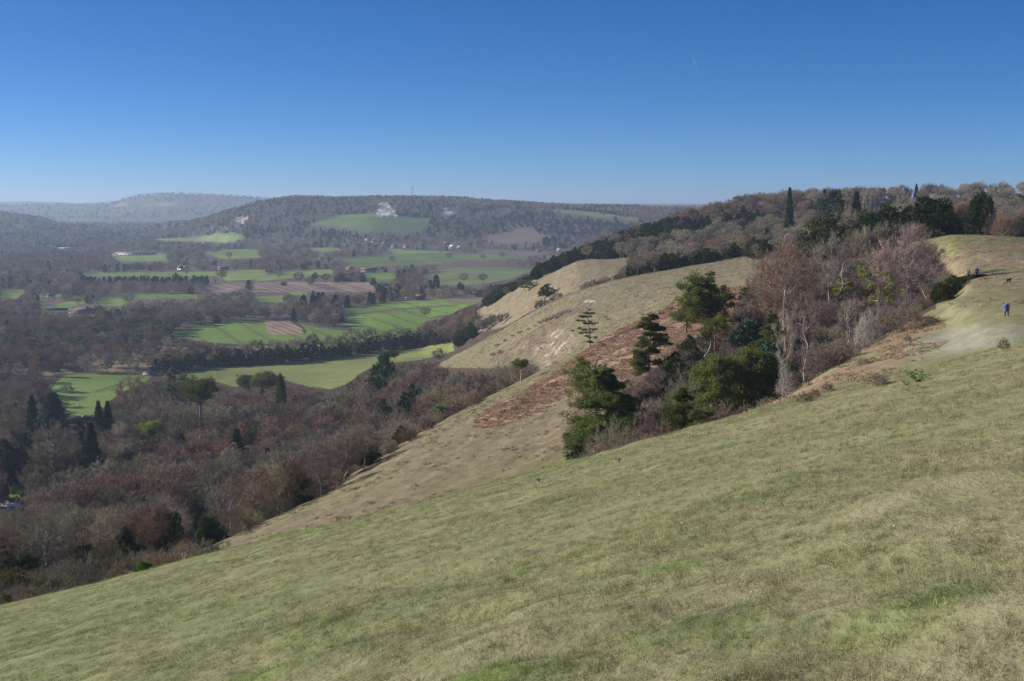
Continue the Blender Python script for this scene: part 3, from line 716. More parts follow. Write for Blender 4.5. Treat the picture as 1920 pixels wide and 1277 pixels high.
def scots(seed, H=12., Rd=4., low=.42, nc=60, tufts=44, nd=9, nl=.28, nw=.05, lobes=5, trunk_r=.2):
    """old pine: bare stem forking into limbs under a full, lumpy, rounded head of needle tufts"""
    rng = np.random.default_rng(seed); T = Parts(); K = Parts()
    lc = unit(rng.normal(size=(lobes, 3))*[1, 1, .7])*rng.uniform(.2, .62, (lobes, 1)); lr = rng.uniform(.36, .55, lobes)
    i = rng.integers(0, lobes, nc); d = unit(rng.normal(size=(nc, 3))+[0, 0, .35]); c = lc[i]+d*lr[i][:, None]*rng.uniform(.6, 1.05, (nc, 1))
    ch = H*(1-low)/2; c = c*np.array([Rd, Rd, ch*1.05]); c[:, 2] = np.clip(c[:, 2]+H*low+ch, H*low*.85, H)
    tp = np.array([[rng.normal()*.02*H*t, rng.normal()*.02*H*t, t*H*.86-(.4 if t == 0 else 0)] for t in np.linspace(0, 1, 8)]); rr = np.linspace(trunk_r, trunk_r*.35, 8)
    segs = [[*tp[k], *tp[k+1], rr[k], rr[k+1]] for k in range(7)]
    for p in c[::2]:
        j = int(np.clip((p[2]-H*.12)/(H*.86)*7, 2, 6)); q = curve_to(tp[j], p-[0, 0, .15], 3, .1, rng); segs += [[*q[k], *q[k+1], .09-.022*k, .07-.02*k] for k in range(3)]
    V_, q = tubes(segs, 6); T.add(V_, q=q)
    i = np.repeat(np.arange(nc), tufts); g = unit(rng.normal(size=(len(i), 3)))*rng.random((len(i), 1))**.45
    p = c[i]+g*rng.uniform(.55, 1.05, nc)[i][:, None]*np.array([1, 1, .75])*(.15*Rd+.25)
    j = np.repeat(np.arange(len(p)), nd); dd = unit(rng.normal(size=(len(j), 3))+[0, 0, .5])
    V_, t = slivers(p[j], dd, rng.uniform(.6, 1.2, len(j))*nl, np.full(len(j), nw), rng); K.add(V_, t=t)
    return T.mesh('trunk', BARK_R), K.mesh('crown', PINE)
def snag(seed, H=8., pts=None):
    rng = np.random.default_rng(seed); T = Parts()
    c = curve_to(np.array([0, 0, -.3]), np.array([.1*H, 0, H]), 7, 0, rng); rr = np.linspace(.19, .05, 8)
    segs = [[*c[i], *c[i+1], rr[i], rr[i+1]] for i in range(7)]
    K = []
    for i in range(11):
        t = rng.uniform(.35, 1); f = t*7; j = min(6, int(f)); q0 = c[j]; az = rng.random()*2*math.pi; L = rng.uniform(.6, 2.2)*H/8
        e = q0+np.array([math.cos(az)*L, math.sin(az)*L*.5, L*rng.uniform(-.2, .7)]); cc = curve_to(q0, e, 3, .1, rng)
        K += [[*cc[k], *cc[k+1], .06-.015*k, .045-.013*k] for k in range(3)]
    V_, q = tubes(segs, 7); T.add(V_, q=q); V_, q = tubes(K, 4); T.add(V_, q=q)
    return T.mesh('dead_tree', BARK_P)
# prototypes: near, middle, far
bareN = [bare(1, 12, 5.2), bare(2, 12, 4.6, n1=9), bare(3, 12, 5.6, start=.18, n1=10, trunk_r=.28), bare(4, 12, 4.2, start=.3)]
birchN = bare(15, 12, 2.4, .2, 8, 36, 120, 6, .8, .026, .55, trunk_r=.13, low=.15)
bareU = [bare(11, 12, 2.9, .2, 9, 45, 280, 8, .8, .028, .55, trunk_r=.15, low=.15), bare(12, 12, 3.3, .2, 9, 45, 280, 8, .8, .028, .45, trunk_r=.16, low=.18), bare(13, 12, 2.5, .25, 9, 40, 240, 8, .75, .028, .6, trunk_r=.13, low=.2)]
bushN = [bare(21, 4, 2.3, .1, 9, 45, 300, 8, .42, .018, .25, stems=5, trunk_r=.09, low=.02), bare(22, 4, 2.7, .1, 10, 45, 320, 8, .4, .018, .1, stems=6, trunk_r=.09, low=.0), bare(23, 4, 1.9, .1, 8, 40, 260, 8, .42, .018, .45, stems=5, trunk_r=.07, low=.02)]
bareM = [bare(31+i, 12, [5.0, 4.4, 5.4, 4.7][i], .25, 7, 26, 150, 9, 1.0, .07, trunk_r=.25) for i in range(4)]
bareMU = [bare(41+i, 12, [3.0, 2.6][i], .2, 6, 24, 100, 8, 1.0, .075, .5, trunk_r=.16, low=.15) for i in range(2)]
bushM = [bare(51+i, 4, [2.3, 2.7][i], .1, 7, 24, 90, 8, .5, .045, .2, stems=4, trunk_r=.09, low=.0) for i in range(2)]
bareF = [bare_far(61+i, 13, [5.8, 5.2, 6.2, 4.6][i]) for i in range(4)]
yewN = [yew(71, 9, 4.2, 11000, .36, .20), yew(72, 9, 3.6, 10000, .36, .20, lumps=18), yew(73, 9, 4.6, 12000, .36, .20, lumps=34)]
yewM = [yew(81, 9, 4.2, 2600, .75, .42), yew(82, 9, 3.7, 2400, .75, .42, lumps=16)]
yewF = [yew(91, 9, 4.4, 500, 1.7, 1.0), yew(92, 9, 3.8, 480, 1.7, 1.0, lumps=14)]
conM = [yew(101, 13, 3.0, 5200, .70, .34, 'cone'), yew(102, 13, 2.4, 4600, .60, .34, 'spindle')]
conF = [yew(111, 13, 3.0, 520, 1.8, .9, 'cone')]
pineN = [pine(121, 12, 4.4, .22, 11, 7, .40, 6, 30, nw=.05, gap=.2), pine(122, 12, 4.0, .40, 10, 6, .42, 7, 32, umbrella=1, nw=.05, gap=.2), pine(123, 12, 3.4, .25, 12, 5, .32, 5, 28, nw=.05, gap=.25)]
scotsN = [scots(151, lobes=6), scots(152, Rd=4.4, lobes=5, low=.3), scots(153, Rd=4.6, lobes=7, low=.15, nc=80)]
pineM = [pine(131, 12, 4.2, .40, 8, 5, .4, 4, 14, 6, .55, .12, umbrella=1), pine(132, 12, 3.8, .3, 8, 5, .4, 4, 14, 6, .55, .12)]
for L_ in (bareM, bareMU, bushM, bareF, yewM, yewF, conM, conF, pineM): pass
print('plants', round(time.time()-T0, 1))
# ------------------------------------------------------------------ where the buildings stand: x, foot, width and height in photograph pixels (used by the woods to leave them in view)
BLD = [ # x, yfoot, w, h, style, wall, roof, label
 (157,588,42,12,'hip','stone','tileb','large farmhouse with a broad orange-brown roof among valley trees'),
 (138,588,16,9,'gable','white','slate','white-walled wing at the left end of the broad-roofed farmhouse'),
 (100,581,46,4,'low','dark','slate','low dark farm shed left of the broad-roofed farmhouse'),
 (252,479,72,6,'low','white','grey','long low pale warehouse beside a green strip in the valley'),
 (130,468,40,4,'low','white','white','pale glasshouse roof at the far left of the valley'),
 (338,507,9,9,'gable','white','slate','left of two grey-white gabled cottages in the valley'),
 (349,507,9,8,'gable','white','slate','right of two grey-white gabled cottages in the valley'),
 (400,497,14,9,'gable','brick','tile','red-roofed house beside the dark conifer clump'),
 (418,506,20,7,'gable','brick','slate','brick house below the dark conifer clump'),
 (408,468,12,7,'gable','cream','slate','cream farmhouse above the convex pasture'),
 (384,458,6,5,'gable','white','tile','small house by the highest green field'),
 (691,511,30,9,'gable','white','tile','long white house with a red roof above the ploughed strip'),
 (656,507,18,7,'hip','cream','tileb','cream hipped house left of the long white one'),
 (740,465,12,8,'hip','bluew','slate','bluish-white villa below the chalk quarry'),
 (720,460,8,6,'gable','brick','tile','small brown house left of the bluish-white villa'),
 (762,465,10,6,'gable','cream','tile','cream house right of the bluish-white villa'),
 (702,455,9,6,'gable','cream','tile','cream-fronted house under the far wood'),
 (690,451,12,4,'gable','white','tile','pale house furthest up under the chalk quarry'),
 (657,460,4,6,'gable','white','slate','narrow white cottage left of the far villas'),
 (848,467,14,8,'hip','white','white','gleaming white manor at the foot of the far scarp'),
 (862,466,10,5,'hip','white','white','lower white wing beside the gleaming manor'),
 (837,460,10,6,'gable','brick','tile','brown house just behind the gleaming manor'),
 (602,488,10,5,'gable','cream','tile','cottage with a blue-grey lean-to in the middle valley'),
 (788,562,18,10,'gable','brick','tile','red-roofed brick house with a tall chimney by the corn field'),
 (763,563,7,6,'gable','cream','cream','small sunlit cream gable by the corn field'),
 (1048,473,11,7,'hip','white','white','white cube-like villa at the right end of the valley'),
 (1010,473,10,4,'gable','brick','tile','low orange-roofed barn left of the white cube-like villa'),
 (1541,407,7,9,'gable','white','white','white cottage gable on the wooded hill'),
 (95,557,14,6,'gable','bluew','slate','blue-white house above the farm at the left'),
 (160,562,8,5,'gable','white','slate','tiny white lodge behind the farm'),
 (5,946,22,40,'gable','brick','dtile','tall dark brick house at the left edge'),
 (26,956,42,24,'hip','brick','dtile','brick garage with a steep hipped roof beside the motorhome'),
 (140,794,64,14,'gable','dark','dtile','long dark-roofed house hidden at the edge of the left meadow'),
 (281,704,22,8,'low','grey','grey','small grey field shed at the foot of the dark hedge'),
]
for x, yf, w_, h, *_ in BLD:
    if yf < 900: KEEP_EXTRA.append([(x-w_*.5, yf-h), (x+w_*.5, yf-h), (x+w_*.5, yf-h*.25), (x-w_*.5, yf-h*.25)])
KEEP_EXTRA.append([(0,925),(42,928),(46,950),(0,958)])
# ------------------------------------------------------------------ placing plants
RNG = np.random.default_rng(5)
def child(root, me, name, mat=None):
    o = bpy.data.objects.new(name, me); COL.objects.link(o); o.parent = root
    if mat is not None: o.material_slots[0].link = 'OBJECT'; o.material_slots[0].material = mat
    return o
def plant(name, pr, X, Y, Z, s, sxy=None, rot=0., cmat=None, tmat=None, label='', cat='tree', group=None, lean=0.):
    e = bpy.data.objects.new(name, None); COL.objects.link(e); e.location = (X, Y, Z); e.empty_display_size = .5
    e.scale = (sxy or s, sxy or s, s); e.rotation_euler = (0, lean, rot)
    child(e, pr[0], 'trunk', tmat); child(e, pr[1], 'crown' if pr[1].name.startswith('crown') else 'branches', cmat)
    return tag(e, label, cat, group)
BH = {}
def size_of(p):
    if p[1].name not in BH:
        co = np.empty(len(p[1].vertices)*3, np.float32); p[1].vertices.foreach_get('co', co); co = co.reshape(-1, 3)
        BH[p[1].name] = (float(np.percentile(co[:, 2], 99.7)), float(np.percentile(np.hypot(co[:, 0], co[:, 1]), 92)))
    return BH[p[1].name]
USED = []                                                  # image boxes of the plants placed by hand, so that the woods leave them clear
def ex(name, pr, x, ytop, w, Y=None, ybase=None, label='', cat='tree', cmat=None, tmat=None, group=None, clear=.5, lean=0., rot=None):
    """a plant whose top shows at x, ytop and whose crown shows w pixels wide"""
    if Y is None: X, Y, Z = at(x, ybase)
    else:
        X = (x-CXP)/F*Y*1.0; Z = gz(X, Y)
        for _ in range(3):
            px, py = proj(X, Y, Z+3); X += (x-px)/F*Y; Z = gz(X, Y)
    nat = 1.0 if name == PI and pr in (denseP, denseQ) else 1.3 if name in (YW, HOL, 'ivy_tree', 'ivy_shrub') else 1.9 if name == PI and pr is not talp and pr is not bigp else 99
    if float(P3(x, ytop, Y)[2]) - Z > nat*1.25*w/F*Y:     # a crown that broad is not that tall: it stands further back on rising ground, or nearer
        best = None
        for q in np.linspace(.55, 1.7, 70):
            Yq = Y*q; Xq, _, Zt = P3(x, ytop, Yq); Zq = gz(float(Xq), Yq); d = abs(float(Zt)-Zq-nat*w/F*Yq) + .02*abs(Yq-Y)
            if best is None or d < best[0]: best = (d, float(Xq), Yq, Zq)
        if best[0] < 4: _, X, Y, Z = best
    Zt = float(P3(x, ytop, Y)[2]); h = max(.5, Zt - Z)
    bh, br = size_of(pr); s = h/bh; sx = (w/2)/F*Y/br
    o = plant(name, pr, X, Y, Z-.05*s, s, sx, RNG.random()*6.28 if rot is None else rot, cmat, tmat, label, cat, group, lean)
    if clear: USED.append((x, ytop, w, float(proj(X, Y, Z)[1]), Y, clear))
    return o
HOL = 'holly_tree'; PI = 'pine_tree'; BA = 'bare_tree'; YW = 'yew_tree'; CO = 'conifer_tree'; SH = 'bare_shrub'
bigp = pine(201, 12, 5.0, .06, 14, 9, .40, 7, 34, 9, .27, .05, droop=.12, trunk_r=.22, gap=.08)
talp = pine(202, 13, 3.2, .12, 16, 6, .42, 6, 32, 9, .27, .045, gap=.25, droop=.16, bend=.015, trunk_r=.17)
lonp = pine(203, 10, 3.0, .12, 8, 4, .22, 4, 22, 9, .26, .05, gap=.35, bend=.02, trunk_r=.20)
denseP = scots(161, 9, 5.0, .02, 130, 46, lobes=8); denseQ = scots(162, 9, 4.4, .05, 120, 46, lobes=7)
ex(PI, denseP, 1302, 700, 92, 155, label='bushy green pine between the slender bare tree and the evergreen clump')
ex(PI, bigp, 1132, 692, 128, 165, label='large spreading dark green pine in front of the pinkish bracken bank', tmat=BARK)
ex(PI, scotsN[2], 1118, 670, 112, 192, label='dark pine standing close behind the largest spreading pine', tmat=BARK)
ex(PI, talp, 1218, 590, 66, None, 712, label='tall narrow pine with a long red trunk on the grass slope', clear=.8)
ex(PI, scots(168, 12, 4.3, .06, 190, 44, lobes=16), 1322, 511, 92, 262, label='tall pine with a broad rounded top above the bracken bank')
ex(PI, denseQ, 1287, 575, 72, 285, label='green pine just below the tallest round-topped pine', cmat=PINE)
ex(PI, scotsN[1], 1340, 588, 60, 240, label='small yellow-green pine with a pale orange trunk', cmat=PINE_Y)
ex(PI, pineN[2], 1448, 588, 52, 205, label='sunlit green pine top above the dark holly')
ex(PI, denseP, 1345, 668, 116, 176, label='low sprawling green pine at the lower edge of the holly clump')
ex(PI, denseP, 1398, 655, 126, 180, label='wide bushy pine in the middle of the green clump in the combe')
ex(PI, denseQ, 1440, 668, 96, 172, label='green pine at the upper right of the evergreen clump', cmat=PINE)
ex(PI, pineN[1], 1313, 764, 56, 118, label='small flat-topped pine at the crest of the meadow', tmat=BARK)
ex(PI, pineN[0], 1278, 728, 50, 124, label='small bushy pine beside the slender bare tree', cmat=PINE)
ex(PI, lonp, 1105, 580, 46, None, 650, label='lone sparse pine on the skyline of the second slope', tmat=BARK, cmat=plant_mat('olive_pine_foliage', ev((.12,.14,.035),(.10,.13,.04)), transl=.2), clear=.8)
ex(PI, scotsN[0], 977, 671, 40, 303, label='lone round-headed pine at the lower end of the second slope', tmat=BARK)

ex(HOL, yewN[1], 1400, 598, 56, 212, label='tall blue-green holly beside the sunlit pine top', cmat=HOLLY)
ex(HOL, yewN[0], 1444, 640, 66, 190, label='broad dark holly behind the bushy pines', cmat=HOLLY)
ex(HOL, yewN[2], 1415, 690, 62, 168, label='low rounded holly at the foot of the evergreen clump', cmat=HOLLY)
for k, (x, yt, Y, H, l) in enumerate(((1260, 618, 250, 10, 'white dead tree trunk beside the tall red-trunked pine'), (1328, 640, 222, 7, 'broken pale dead trunk leaning in the grey thicket'), (1568, 492, 250, 8, 'bleached dead tree with crooked arms among the bare trees'))):
    p = snag(300+k, H); X = (x-CXP)/F*Y; Z = gz(X, Y); Zt = float(P3(x, yt, Y)[2]); s = (Zt-Z)/H
    o = bpy.data.objects.new('dead_tree', p); COL.objects.link(o); o.location = (X, Y, Z); o.scale = (s, s, s); tag(o, l, 'tree')
slim = bare(210, 12, 3.4, .22, 9, 34, 150, 7, .8, .022, .15, trunk_r=.14, low=.1)
ex(BA, slim, 1277, 690, 64, 107, label='slender bare tree at the crest with a single thin trunk', cmat=TW_GREY, lean=-.06)
ex(BA, bareN[2], 1472, 447, 124, 240, label='large reddish bare tree with a wide round crown', cmat=TW_RED)
ex(BA, bareN[0], 1440, 470, 80, 255, label='dark bare tree leaning beside the large reddish one', cmat=TW_BROWN)
ex(BA, bareN[1], 1556, 432, 84, 275, label='pale bare tree with light branches behind the bleached dead tree', cmat=TW_PALE, tmat=BARK_P)
ex(BA, bareU[0], 1700, 418, 70, 232, label='tall purplish bare birch highest in the thicket', cmat=TW_PURP, tmat=BARK_P)
ex(BA, bareU[1], 1735, 440, 64, 240, label='purplish bare birch right of the tallest birch', cmat=TW_PURP)
ex(BA, bareU[2], 1655, 446, 56, 235, label='purplish bare birch left of the tallest birch', cmat=TW_PURP)
ex(BA, birchN, 1508, 545, 62, 163, label='white-stemmed birch above the grassy bank', cmat=TW_PURP, tmat=BARK_P, clear=.7)
ex(BA, birchN, 1470, 560, 40, 172, label='thin white-stemmed birch beside the sunlit pine', cmat=TW_PALE, tmat=BARK_P)
ex(BA, birchN, 1590, 548, 44, 178, label='thin pale birch rising from the clematis-covered scrub', cmat=TW_PALE, tmat=BARK_P)
ex('hawthorn_tree', bushN[1], 1697, 566, 92, None, 620, label='round dark hawthorn on the edge of the bank', cmat=TW_BROWN, clear=.9)
ex(PI, pineN[2], 1583, 508, 36, 232, label='small yellow pine left of the wider yellow one', cmat=PINE_Y)
ex(PI, pine(205, 12, 4.2, .62, 5, 4, .3, 3, 24, nw=.05, gap=.3, umbrella=1), 1640, 500, 84, 222, label='wide low yellow pine among the bare birches', cmat=PINE_Y, tmat=BARK)
for k, (x, yt, w_, yb, me, mt, l) in enumerate((
    (1552, 714, 26, 736, 2, TW_GREY, 'small grey leafless bush alone on the bank'), (1528, 729, 24, 747, 1, TW_RED, 'low reddish bush below the small grey bush'),
    (1618, 668, 28, 684, 1, TW_GREY, 'low grey bush halfway up the bank'), (1648, 706, 44, 724, 1, TW_PURP, 'brown bramble heap at the foot of the bank'),
    (1702, 626, 16, 641, 2, TW_PURP, 'small purple bush directly below the hawthorn'), (1882, 642, 24, 656, 1, TW_BROWN, 'tiny scraggy bush on the crest below the walker in blue'),
    (1508, 742, 30, 756, 0, TW_BROWN, 'low brown bush at the lower end of the bank'), (1745, 590, 40, 606, 1, TW_BROWN, 'brown bush right of the hawthorn'))):
    ex(SH, bushN[me], x, yt, w_, None, yb, label=l, cat='bush', cmat=mt, clear=0)
for x, yt, w_, Y, l in ((1655, 566, 58, 176, 'scrub covered in white fluffy seed heads left of the hawthorn'), (1625, 580, 50, 172, 'low scrub with pinkish-white seed heads'), (1474, 690, 34, 136, 'bush draped in white seed heads beside the evergreen clump'), (1700, 548, 60, 200, 'whitish seed-covered scrub above the hawthorn')):
    ex(SH, bushN[1], x, yt, w_, Y, label=l, cat='bush', cmat=SEED, clear=.7)
ex(SH, bushN[1], 1148, 788, 112, 108, label='grey fan-shaped bush below the largest spreading pine', cat='bush', cmat=TW_GREY)
ex(SH, bushN[0], 1205, 780, 70, 120, label='purplish bush between the fan-shaped bush and the slender tree', cat='bush', cmat=TW_PURP)
ex(SH, bushN[1], 1345, 752, 84, 126, label='pinkish bush right of the small flat-topped pine', cat='bush', cmat=TW_PURP)
ex(SH, bushN[0], 1212, 812, 34, 98, label='small dark bush at the meadow crest below the grey thicket', cat='bush', cmat=TW_BROWN)
for x, yt, Y, w_, l in ((1785, 517, 222, 52, 'dark rounded bush left of two dark bushes near the couple'), (1812, 518, 226, 50, 'dark rounded bush between two others near the couple'), (1836, 524, 229, 40, 'dark rounded bush closest to the two distant walkers'), (1765, 530, 212, 50, 'dark bush at the upper end of the brown scrub')):
    ex('dark_shrub', yewN[RNG.integers(3)], x, yt, w_, Y, label=l, cat='bush', cmat=YEW, clear=.5)  # shade put into the colour: near-black yew foliage on these bushes
# bushes along the edge of the near meadow
ex('bramble', bushN[1], 305, 1032, 96, 92, label='tangled reddish bramble at the crest of the meadow', cat='bramble', cmat=TW_RED, clear=0)
ex('ivy_shrub', yewN[0], 268, 1052, 34, 76, label='small ivy-covered bush casting a shadow on the meadow', cat='bush', cmat=LAWNY, clear=0)
ex(SH, bushN[0], 238, 1030, 70, 88, label='grey bush behind the small ivy-covered one', cat='bush', cmat=TW_GREY, clear=0)
ex(YW, yewN[0], 308, 955, 66, 205, label='dark green yew at the near corner of the wood')
ex(YW, yewN[1], 238, 985, 44, 200, label='shaded yew left of the near corner yew')
ex(YW, yewN[2], 374, 922, 54, 262, label='rounded yew by the tan slope above the near corner yew', cmat=YEW)
ex('ivy_shrub', yewN[1], 392, 968, 40, 205, label='dark ivy bush at the foot of the tan slope', cat='bush', cmat=YEW)
ex('ivy_shrub', yewN[0], 372, 990, 20, 195, label='bright green bush at the foot of the tan slope', cat='bush', cmat=LAWNY)
ex(BA, bareM[2], 432, 893, 74, 300, label='bare oak with pale twisted branches beside the tan slope', cmat=TW_PALE, tmat=BARK_P)
ex(SH, bushN[0], 85, 1062, 80, 130, label='rounded grey-green bush nearest the bottom left corner', cat='bush', cmat=TW_OLIVE, clear=.3)
ex(SH, bushN[1], 150, 1035, 100, 140, label='large rounded grey bush at the left crest of the meadow', cat='bush', cmat=TW_GREY, clear=.3)
ex(SH, bushN[1], 205, 1008, 96, 155, label='large rounded bush behind the left crest of the meadow', cat='bush', cmat=TW_OLIVE, clear=.3)
ex('rust_shrub', yewN[1], 12, 1112, 24, 105, label='rust-coloured bush at the far left crest of the meadow', cat='bush', cmat=GOLD, clear=0)
for x, yt, w_, Y, l in ((20, 825, 70, 395, 'broad dark yew by the brick house'), (52, 812, 54, 415, 'tall dark yew above the brick house'), (150, 788, 40, 470, 'dark narrow yew behind the sunlit layered conifer'),
                        (722, 660, 66, 560, 'dark yew against the bright meadow below the hedge'), (770, 722, 52, 430, 'dark yew among pale bare trees below the second slope'), (728, 748, 40, 415, 'small dark yew left of the yew among pale trees'),
                        (703, 805, 34, 330, 'ivy-covered tree close to the tan slope'), (475, 795, 30, 395, 'bright green bushy conifer in the middle of the wood')):
    ex(YW, yewN[RNG.integers(3)] if Y < 420 else yewM[RNG.integers(2)], x, yt, w_, Y, label=l, cmat=LAWNY if 'bright' in l else YEW)
ex('cedar_tree', conM[0], 172, 792, 42, 425, label='sunlit yellow-green layered conifer in the wood', cmat=plant_mat('cedar_foliage', ev((.10,.14,.045),(.09,.13,.05)), transl=.2))
ex(PI, denseQ, 285, 788, 54, 430, label='yellow pine in the middle of the dark wood', cmat=PINE_Y)
ex('cedar_tree', conM[0], 100, 736, 60, 560, label='blue-green cedar at the corner of the left meadow', cmat=HOLLY)
ex(CO, conM[0], 62, 742, 28, 565, label='dark conifer left of the blue-green cedar', cmat=SPRUCE)
ex(CO, conM[0], 186, 752, 22, 560, label='left one of the twin dark conifers below the meadow', cmat=SPRUCE)
ex(CO, conM[0], 203, 752, 22, 560, label='right one of the twin dark conifers below the meadow', cmat=SPRUCE)
ex(CO, conM[1], 527, 702, 20, 590, label='narrow green conifer beside the pine group below the long meadow', cmat=PINE)
ex(PI, scotsN[0], 376, 703, 84, 545, label='tall dark pine with a long bare trunk below the long meadow', tmat=BARK)
ex(PI, pineM[0], 345, 702, 34, 570, label='small dark pine left of the long-trunked pine', tmat=BARK)
ex(PI, pineM[1], 322, 690, 38, 590, label='pale green feathery pine by the end of the long meadow', cmat=plant_mat('feathery_pine_foliage', ev((.14,.16,.08),(.13,.15,.07)), transl=.2))
for x, w_, l in ((466, 36, 'left pine of the rounded group below the long meadow'), (490, 44, 'middle pine of the rounded group below the long meadow'), (510, 34, 'right pine of the rounded group below the long meadow')):
    ex(PI, denseQ, x, 697 + abs(x-490)*.2, w_*1.15, 585, label=l, cmat=PINE)
ex(PI, pineN[2], 832, 741, 52, 362, label='olive-green spreading pine at the foot of the second slope', cmat=PINE_Y if False else PINE)
ex(BA, bareM[0], 105, 788, 84, 430, label='tall bare oak with pale limbs above the yews', cmat=TW_PALE)
ex(BA, bareM[1], 248, 703, 66, 640, label='bare tree standing in front of the left meadow', cmat=TW_BROWN)
ex(SH, bushM[1], 126, 716, 28, None, 736, label='round leafless bush alone in the left meadow', cat='bush', cmat=TW_GREY)
ex(BA, bareM[0], 822, 652, 26, 690, label='small round bare tree at the foot of the third slope', cmat=TW_BROWN)
# dark evergreens along the top of the upper meadow
for k, (x, yt, w_, Y, l) in enumerate(((1545, 402, 58, 390, 'dark yew at the left end of the top row beside a grey bare tree'), (1565, 425, 40, 380, 'low dark yew beneath the left end of the top row'), (1608, 402, 44, 400, 'pointed dark yew starting the long top row'), (1630, 394, 46, 392, 'second dark yew of the long top row'),
        (1660, 386, 48, 385, 'third dark yew of the long top row'), (1690, 390, 44, 380, 'fourth dark yew of the long top row'), (1716, 386, 44, 380, 'fifth dark yew of the long top row'), (1748, 370, 62, 378, 'tallest dark yew of the long top row'), (1768, 382, 50, 372, 'dark yew ending the long top row beside red-brown scrub'), (1835, 360, 62, 365, 'dark pointed yew on its own right of the long top row'))):
    ex(YW, yewN[k % 3], x, yt, w_*(1.3 if k < 9 else .85), Y, label=l, cmat=YEW)
ex(BA, bareN[3], 1588, 388, 64, 395, label='grey bare tree between two dark yews at the top', cmat=TW_GREY)
for k in range(15):
    x = 1868 + 13*k; ex(SH, bushN[k % 3], x, 404 - 14*min(1, k/4) + RNG.normal()*3, 46, 348+RNG.random()*14, label='brown leafless scrub bush on the crest at the top right', cat='bush', cmat=[TW_BROWN, TW_RED, TW_GREY][k % 3], group='scrub on the right crest', clear=.4)
for k in range(12):
    x = 1598 + 14*k; ex(SH, bushN[k % 3], x, 432 - 14*min(1, k/4) + RNG.normal()*4, 42, 368+RNG.random()*8, label='pale brown bush in front of the top row of dark yews', cat='bush', cmat=[TW_BROWN, TW_GREY, TW_GREY][k % 3], group='bushes below the top yews', clear=.4)
for k in range(5):
    ex(BA, bareU[k % 3], 1775+12*k, 380+RNG.normal()*4, 34, 385+RNG.random()*10, label='red-brown bare tree between the two groups of dark yews', cmat=TW_RED, group='red-brown trees on the top', clear=.4)
ex(CO, conM[0], 1479, 352, 18, 800, label='tall dark columnar conifer on the wooded skyline', cmat=SPRUCE, clear=.3)
ex(CO, conM[0], 1604, 359, 25, 700, label='dark triangular conifer on the wooded skyline', cmat=SPRUCE, clear=.3)
ex('cedar_tree', pineM[0], 1565, 356, 42, 700, label='broad flat-layered cedar left of the triangular conifer', cmat=SPRUCE, clear=.4)
ex('cedar_tree', pineM[0], 1545, 370, 32, 720, label='smaller dark cedar beside the broad flat-layered cedar', cmat=SPRUCE, clear=.9)
for x in (1620, 1629, 1640): ex('poplar_tree', bareMU[x % 2], x, 351+RNG.random()*6, 11, 690, label='pale upright poplar right of the triangular conifer', cmat=TW_PALE, tmat=BARK_P, group='pale poplars', clear=.9)
ex(CO, conM[0], 1718, 345, 9, 950, label='tiny conifer tip poking out of the bare skyline', cmat=SPRUCE)
ex(YW, yewM[0], 1024, 532, 30, None, 557, label='dark rounded yew alone on the fourth slope')
ex(PI, pineM[0], 985, 524, 38, None, 549, label='green-grey pine on the fourth slope left of the round yew', cmat=PINE)
ex(CO, yewM[1], 863, 529, 15, 1620, label='dark egg-shaped conifer by the red-roofed house', cmat=SPRUCE, clear=.9)
ex(CO, conM[1], 818, 515, 12, 1650, label='tall dark conifer above the red-roofed house', cmat=SPRUCE, clear=.9)
# ivy-clad hedge trees along the long meadow
line = [(285, 703), (330, 697), (380, 691), (440, 687), (500, 684), (560, 678), (620, 672), (685, 664), (745, 656), (800, 650), (848, 644)]
for k, x in enumerate(np.arange(292, 850, 15.5)):
    yb = np.interp(x, [p[0] for p in line], [p[1] for p in line]); X, Y, Z = at(x, yb)
    ex('ivy_tree', yewM[k % 2], x + RNG.normal()*2, yb - RNG.uniform(22, 36), RNG.uniform(18, 30), Y+6, label='dark ivy-clad tree in the hedge along the long meadow', cmat=YEW, group='ivy-clad hedge trees', clear=0)
for k, x in enumerate(np.arange(300, 800, 26)):
    yb = np.interp(x, [p[0] for p in line], [p[1] for p in line]); X, Y, Z = at(x, yb)
    ex('hedge_tree', bareM[k % 4], x + RNG.normal()*5, yb - RNG.uniform(40, 54), RNG.uniform(26, 40), Y+16, label='bare grey tree rising out of the dark hedge along the long meadow', cmat=[TW_GREY, TW_BROWN, TW_PALE][k % 3], group='bare trees over the dark hedge', clear=0)
for k, (x, yb) in enumerate(((302,514),(258,512),(417,527),(430,486),(148,563),(489,483),(492,511),(440,511),(610,531),(582,538),(524,523),(628,508),(660,526),(798,596),(842,487),(826,476),(1048,402),(1132,406),(700,470),(735,492),(905,489),(940,486),(560,533),(350,516),(240,571),(100,562),(870,531),(905,531),(350,449),(405,476))):
    X, Y, Z = at(x, yb, 400); hh = RNG.uniform(11, 17)/Y*F
    ex('field_tree', bareM[k % 4] if Y < 3000 else bareM[0], x, yb-hh, hh*RNG.uniform(.85, 1.1), Y, label='bare oak standing alone in or beside a green valley field', cmat=[TW_BROWN, TW_GREY, TW_RED][k % 3], group='lone oaks of the valley fields', clear=0)
for k, (x, yb) in enumerate(((1154,413),(590,523),(700,535),(66,565),(330,524))):
    X, Y, Z = at(x, yb, 400); hh = 10/Y*F; ex(YW, yewM[k % 2], x, yb-hh, hh*.95, Y, label='small dark evergreen standing in a valley field', group='evergreens of the valley fields', clear=0)
ex('rust_tree', yewM[0], 678, 511, 13, None, 520, label='small orange-leaved tree beside the long white house', cmat=RUST, clear=0)
ex('rust_tree', yewM[1], 532, 527, 12, None, 536, label='orange-leaved bush at the end of the ploughed strip', cmat=RUST, clear=0)
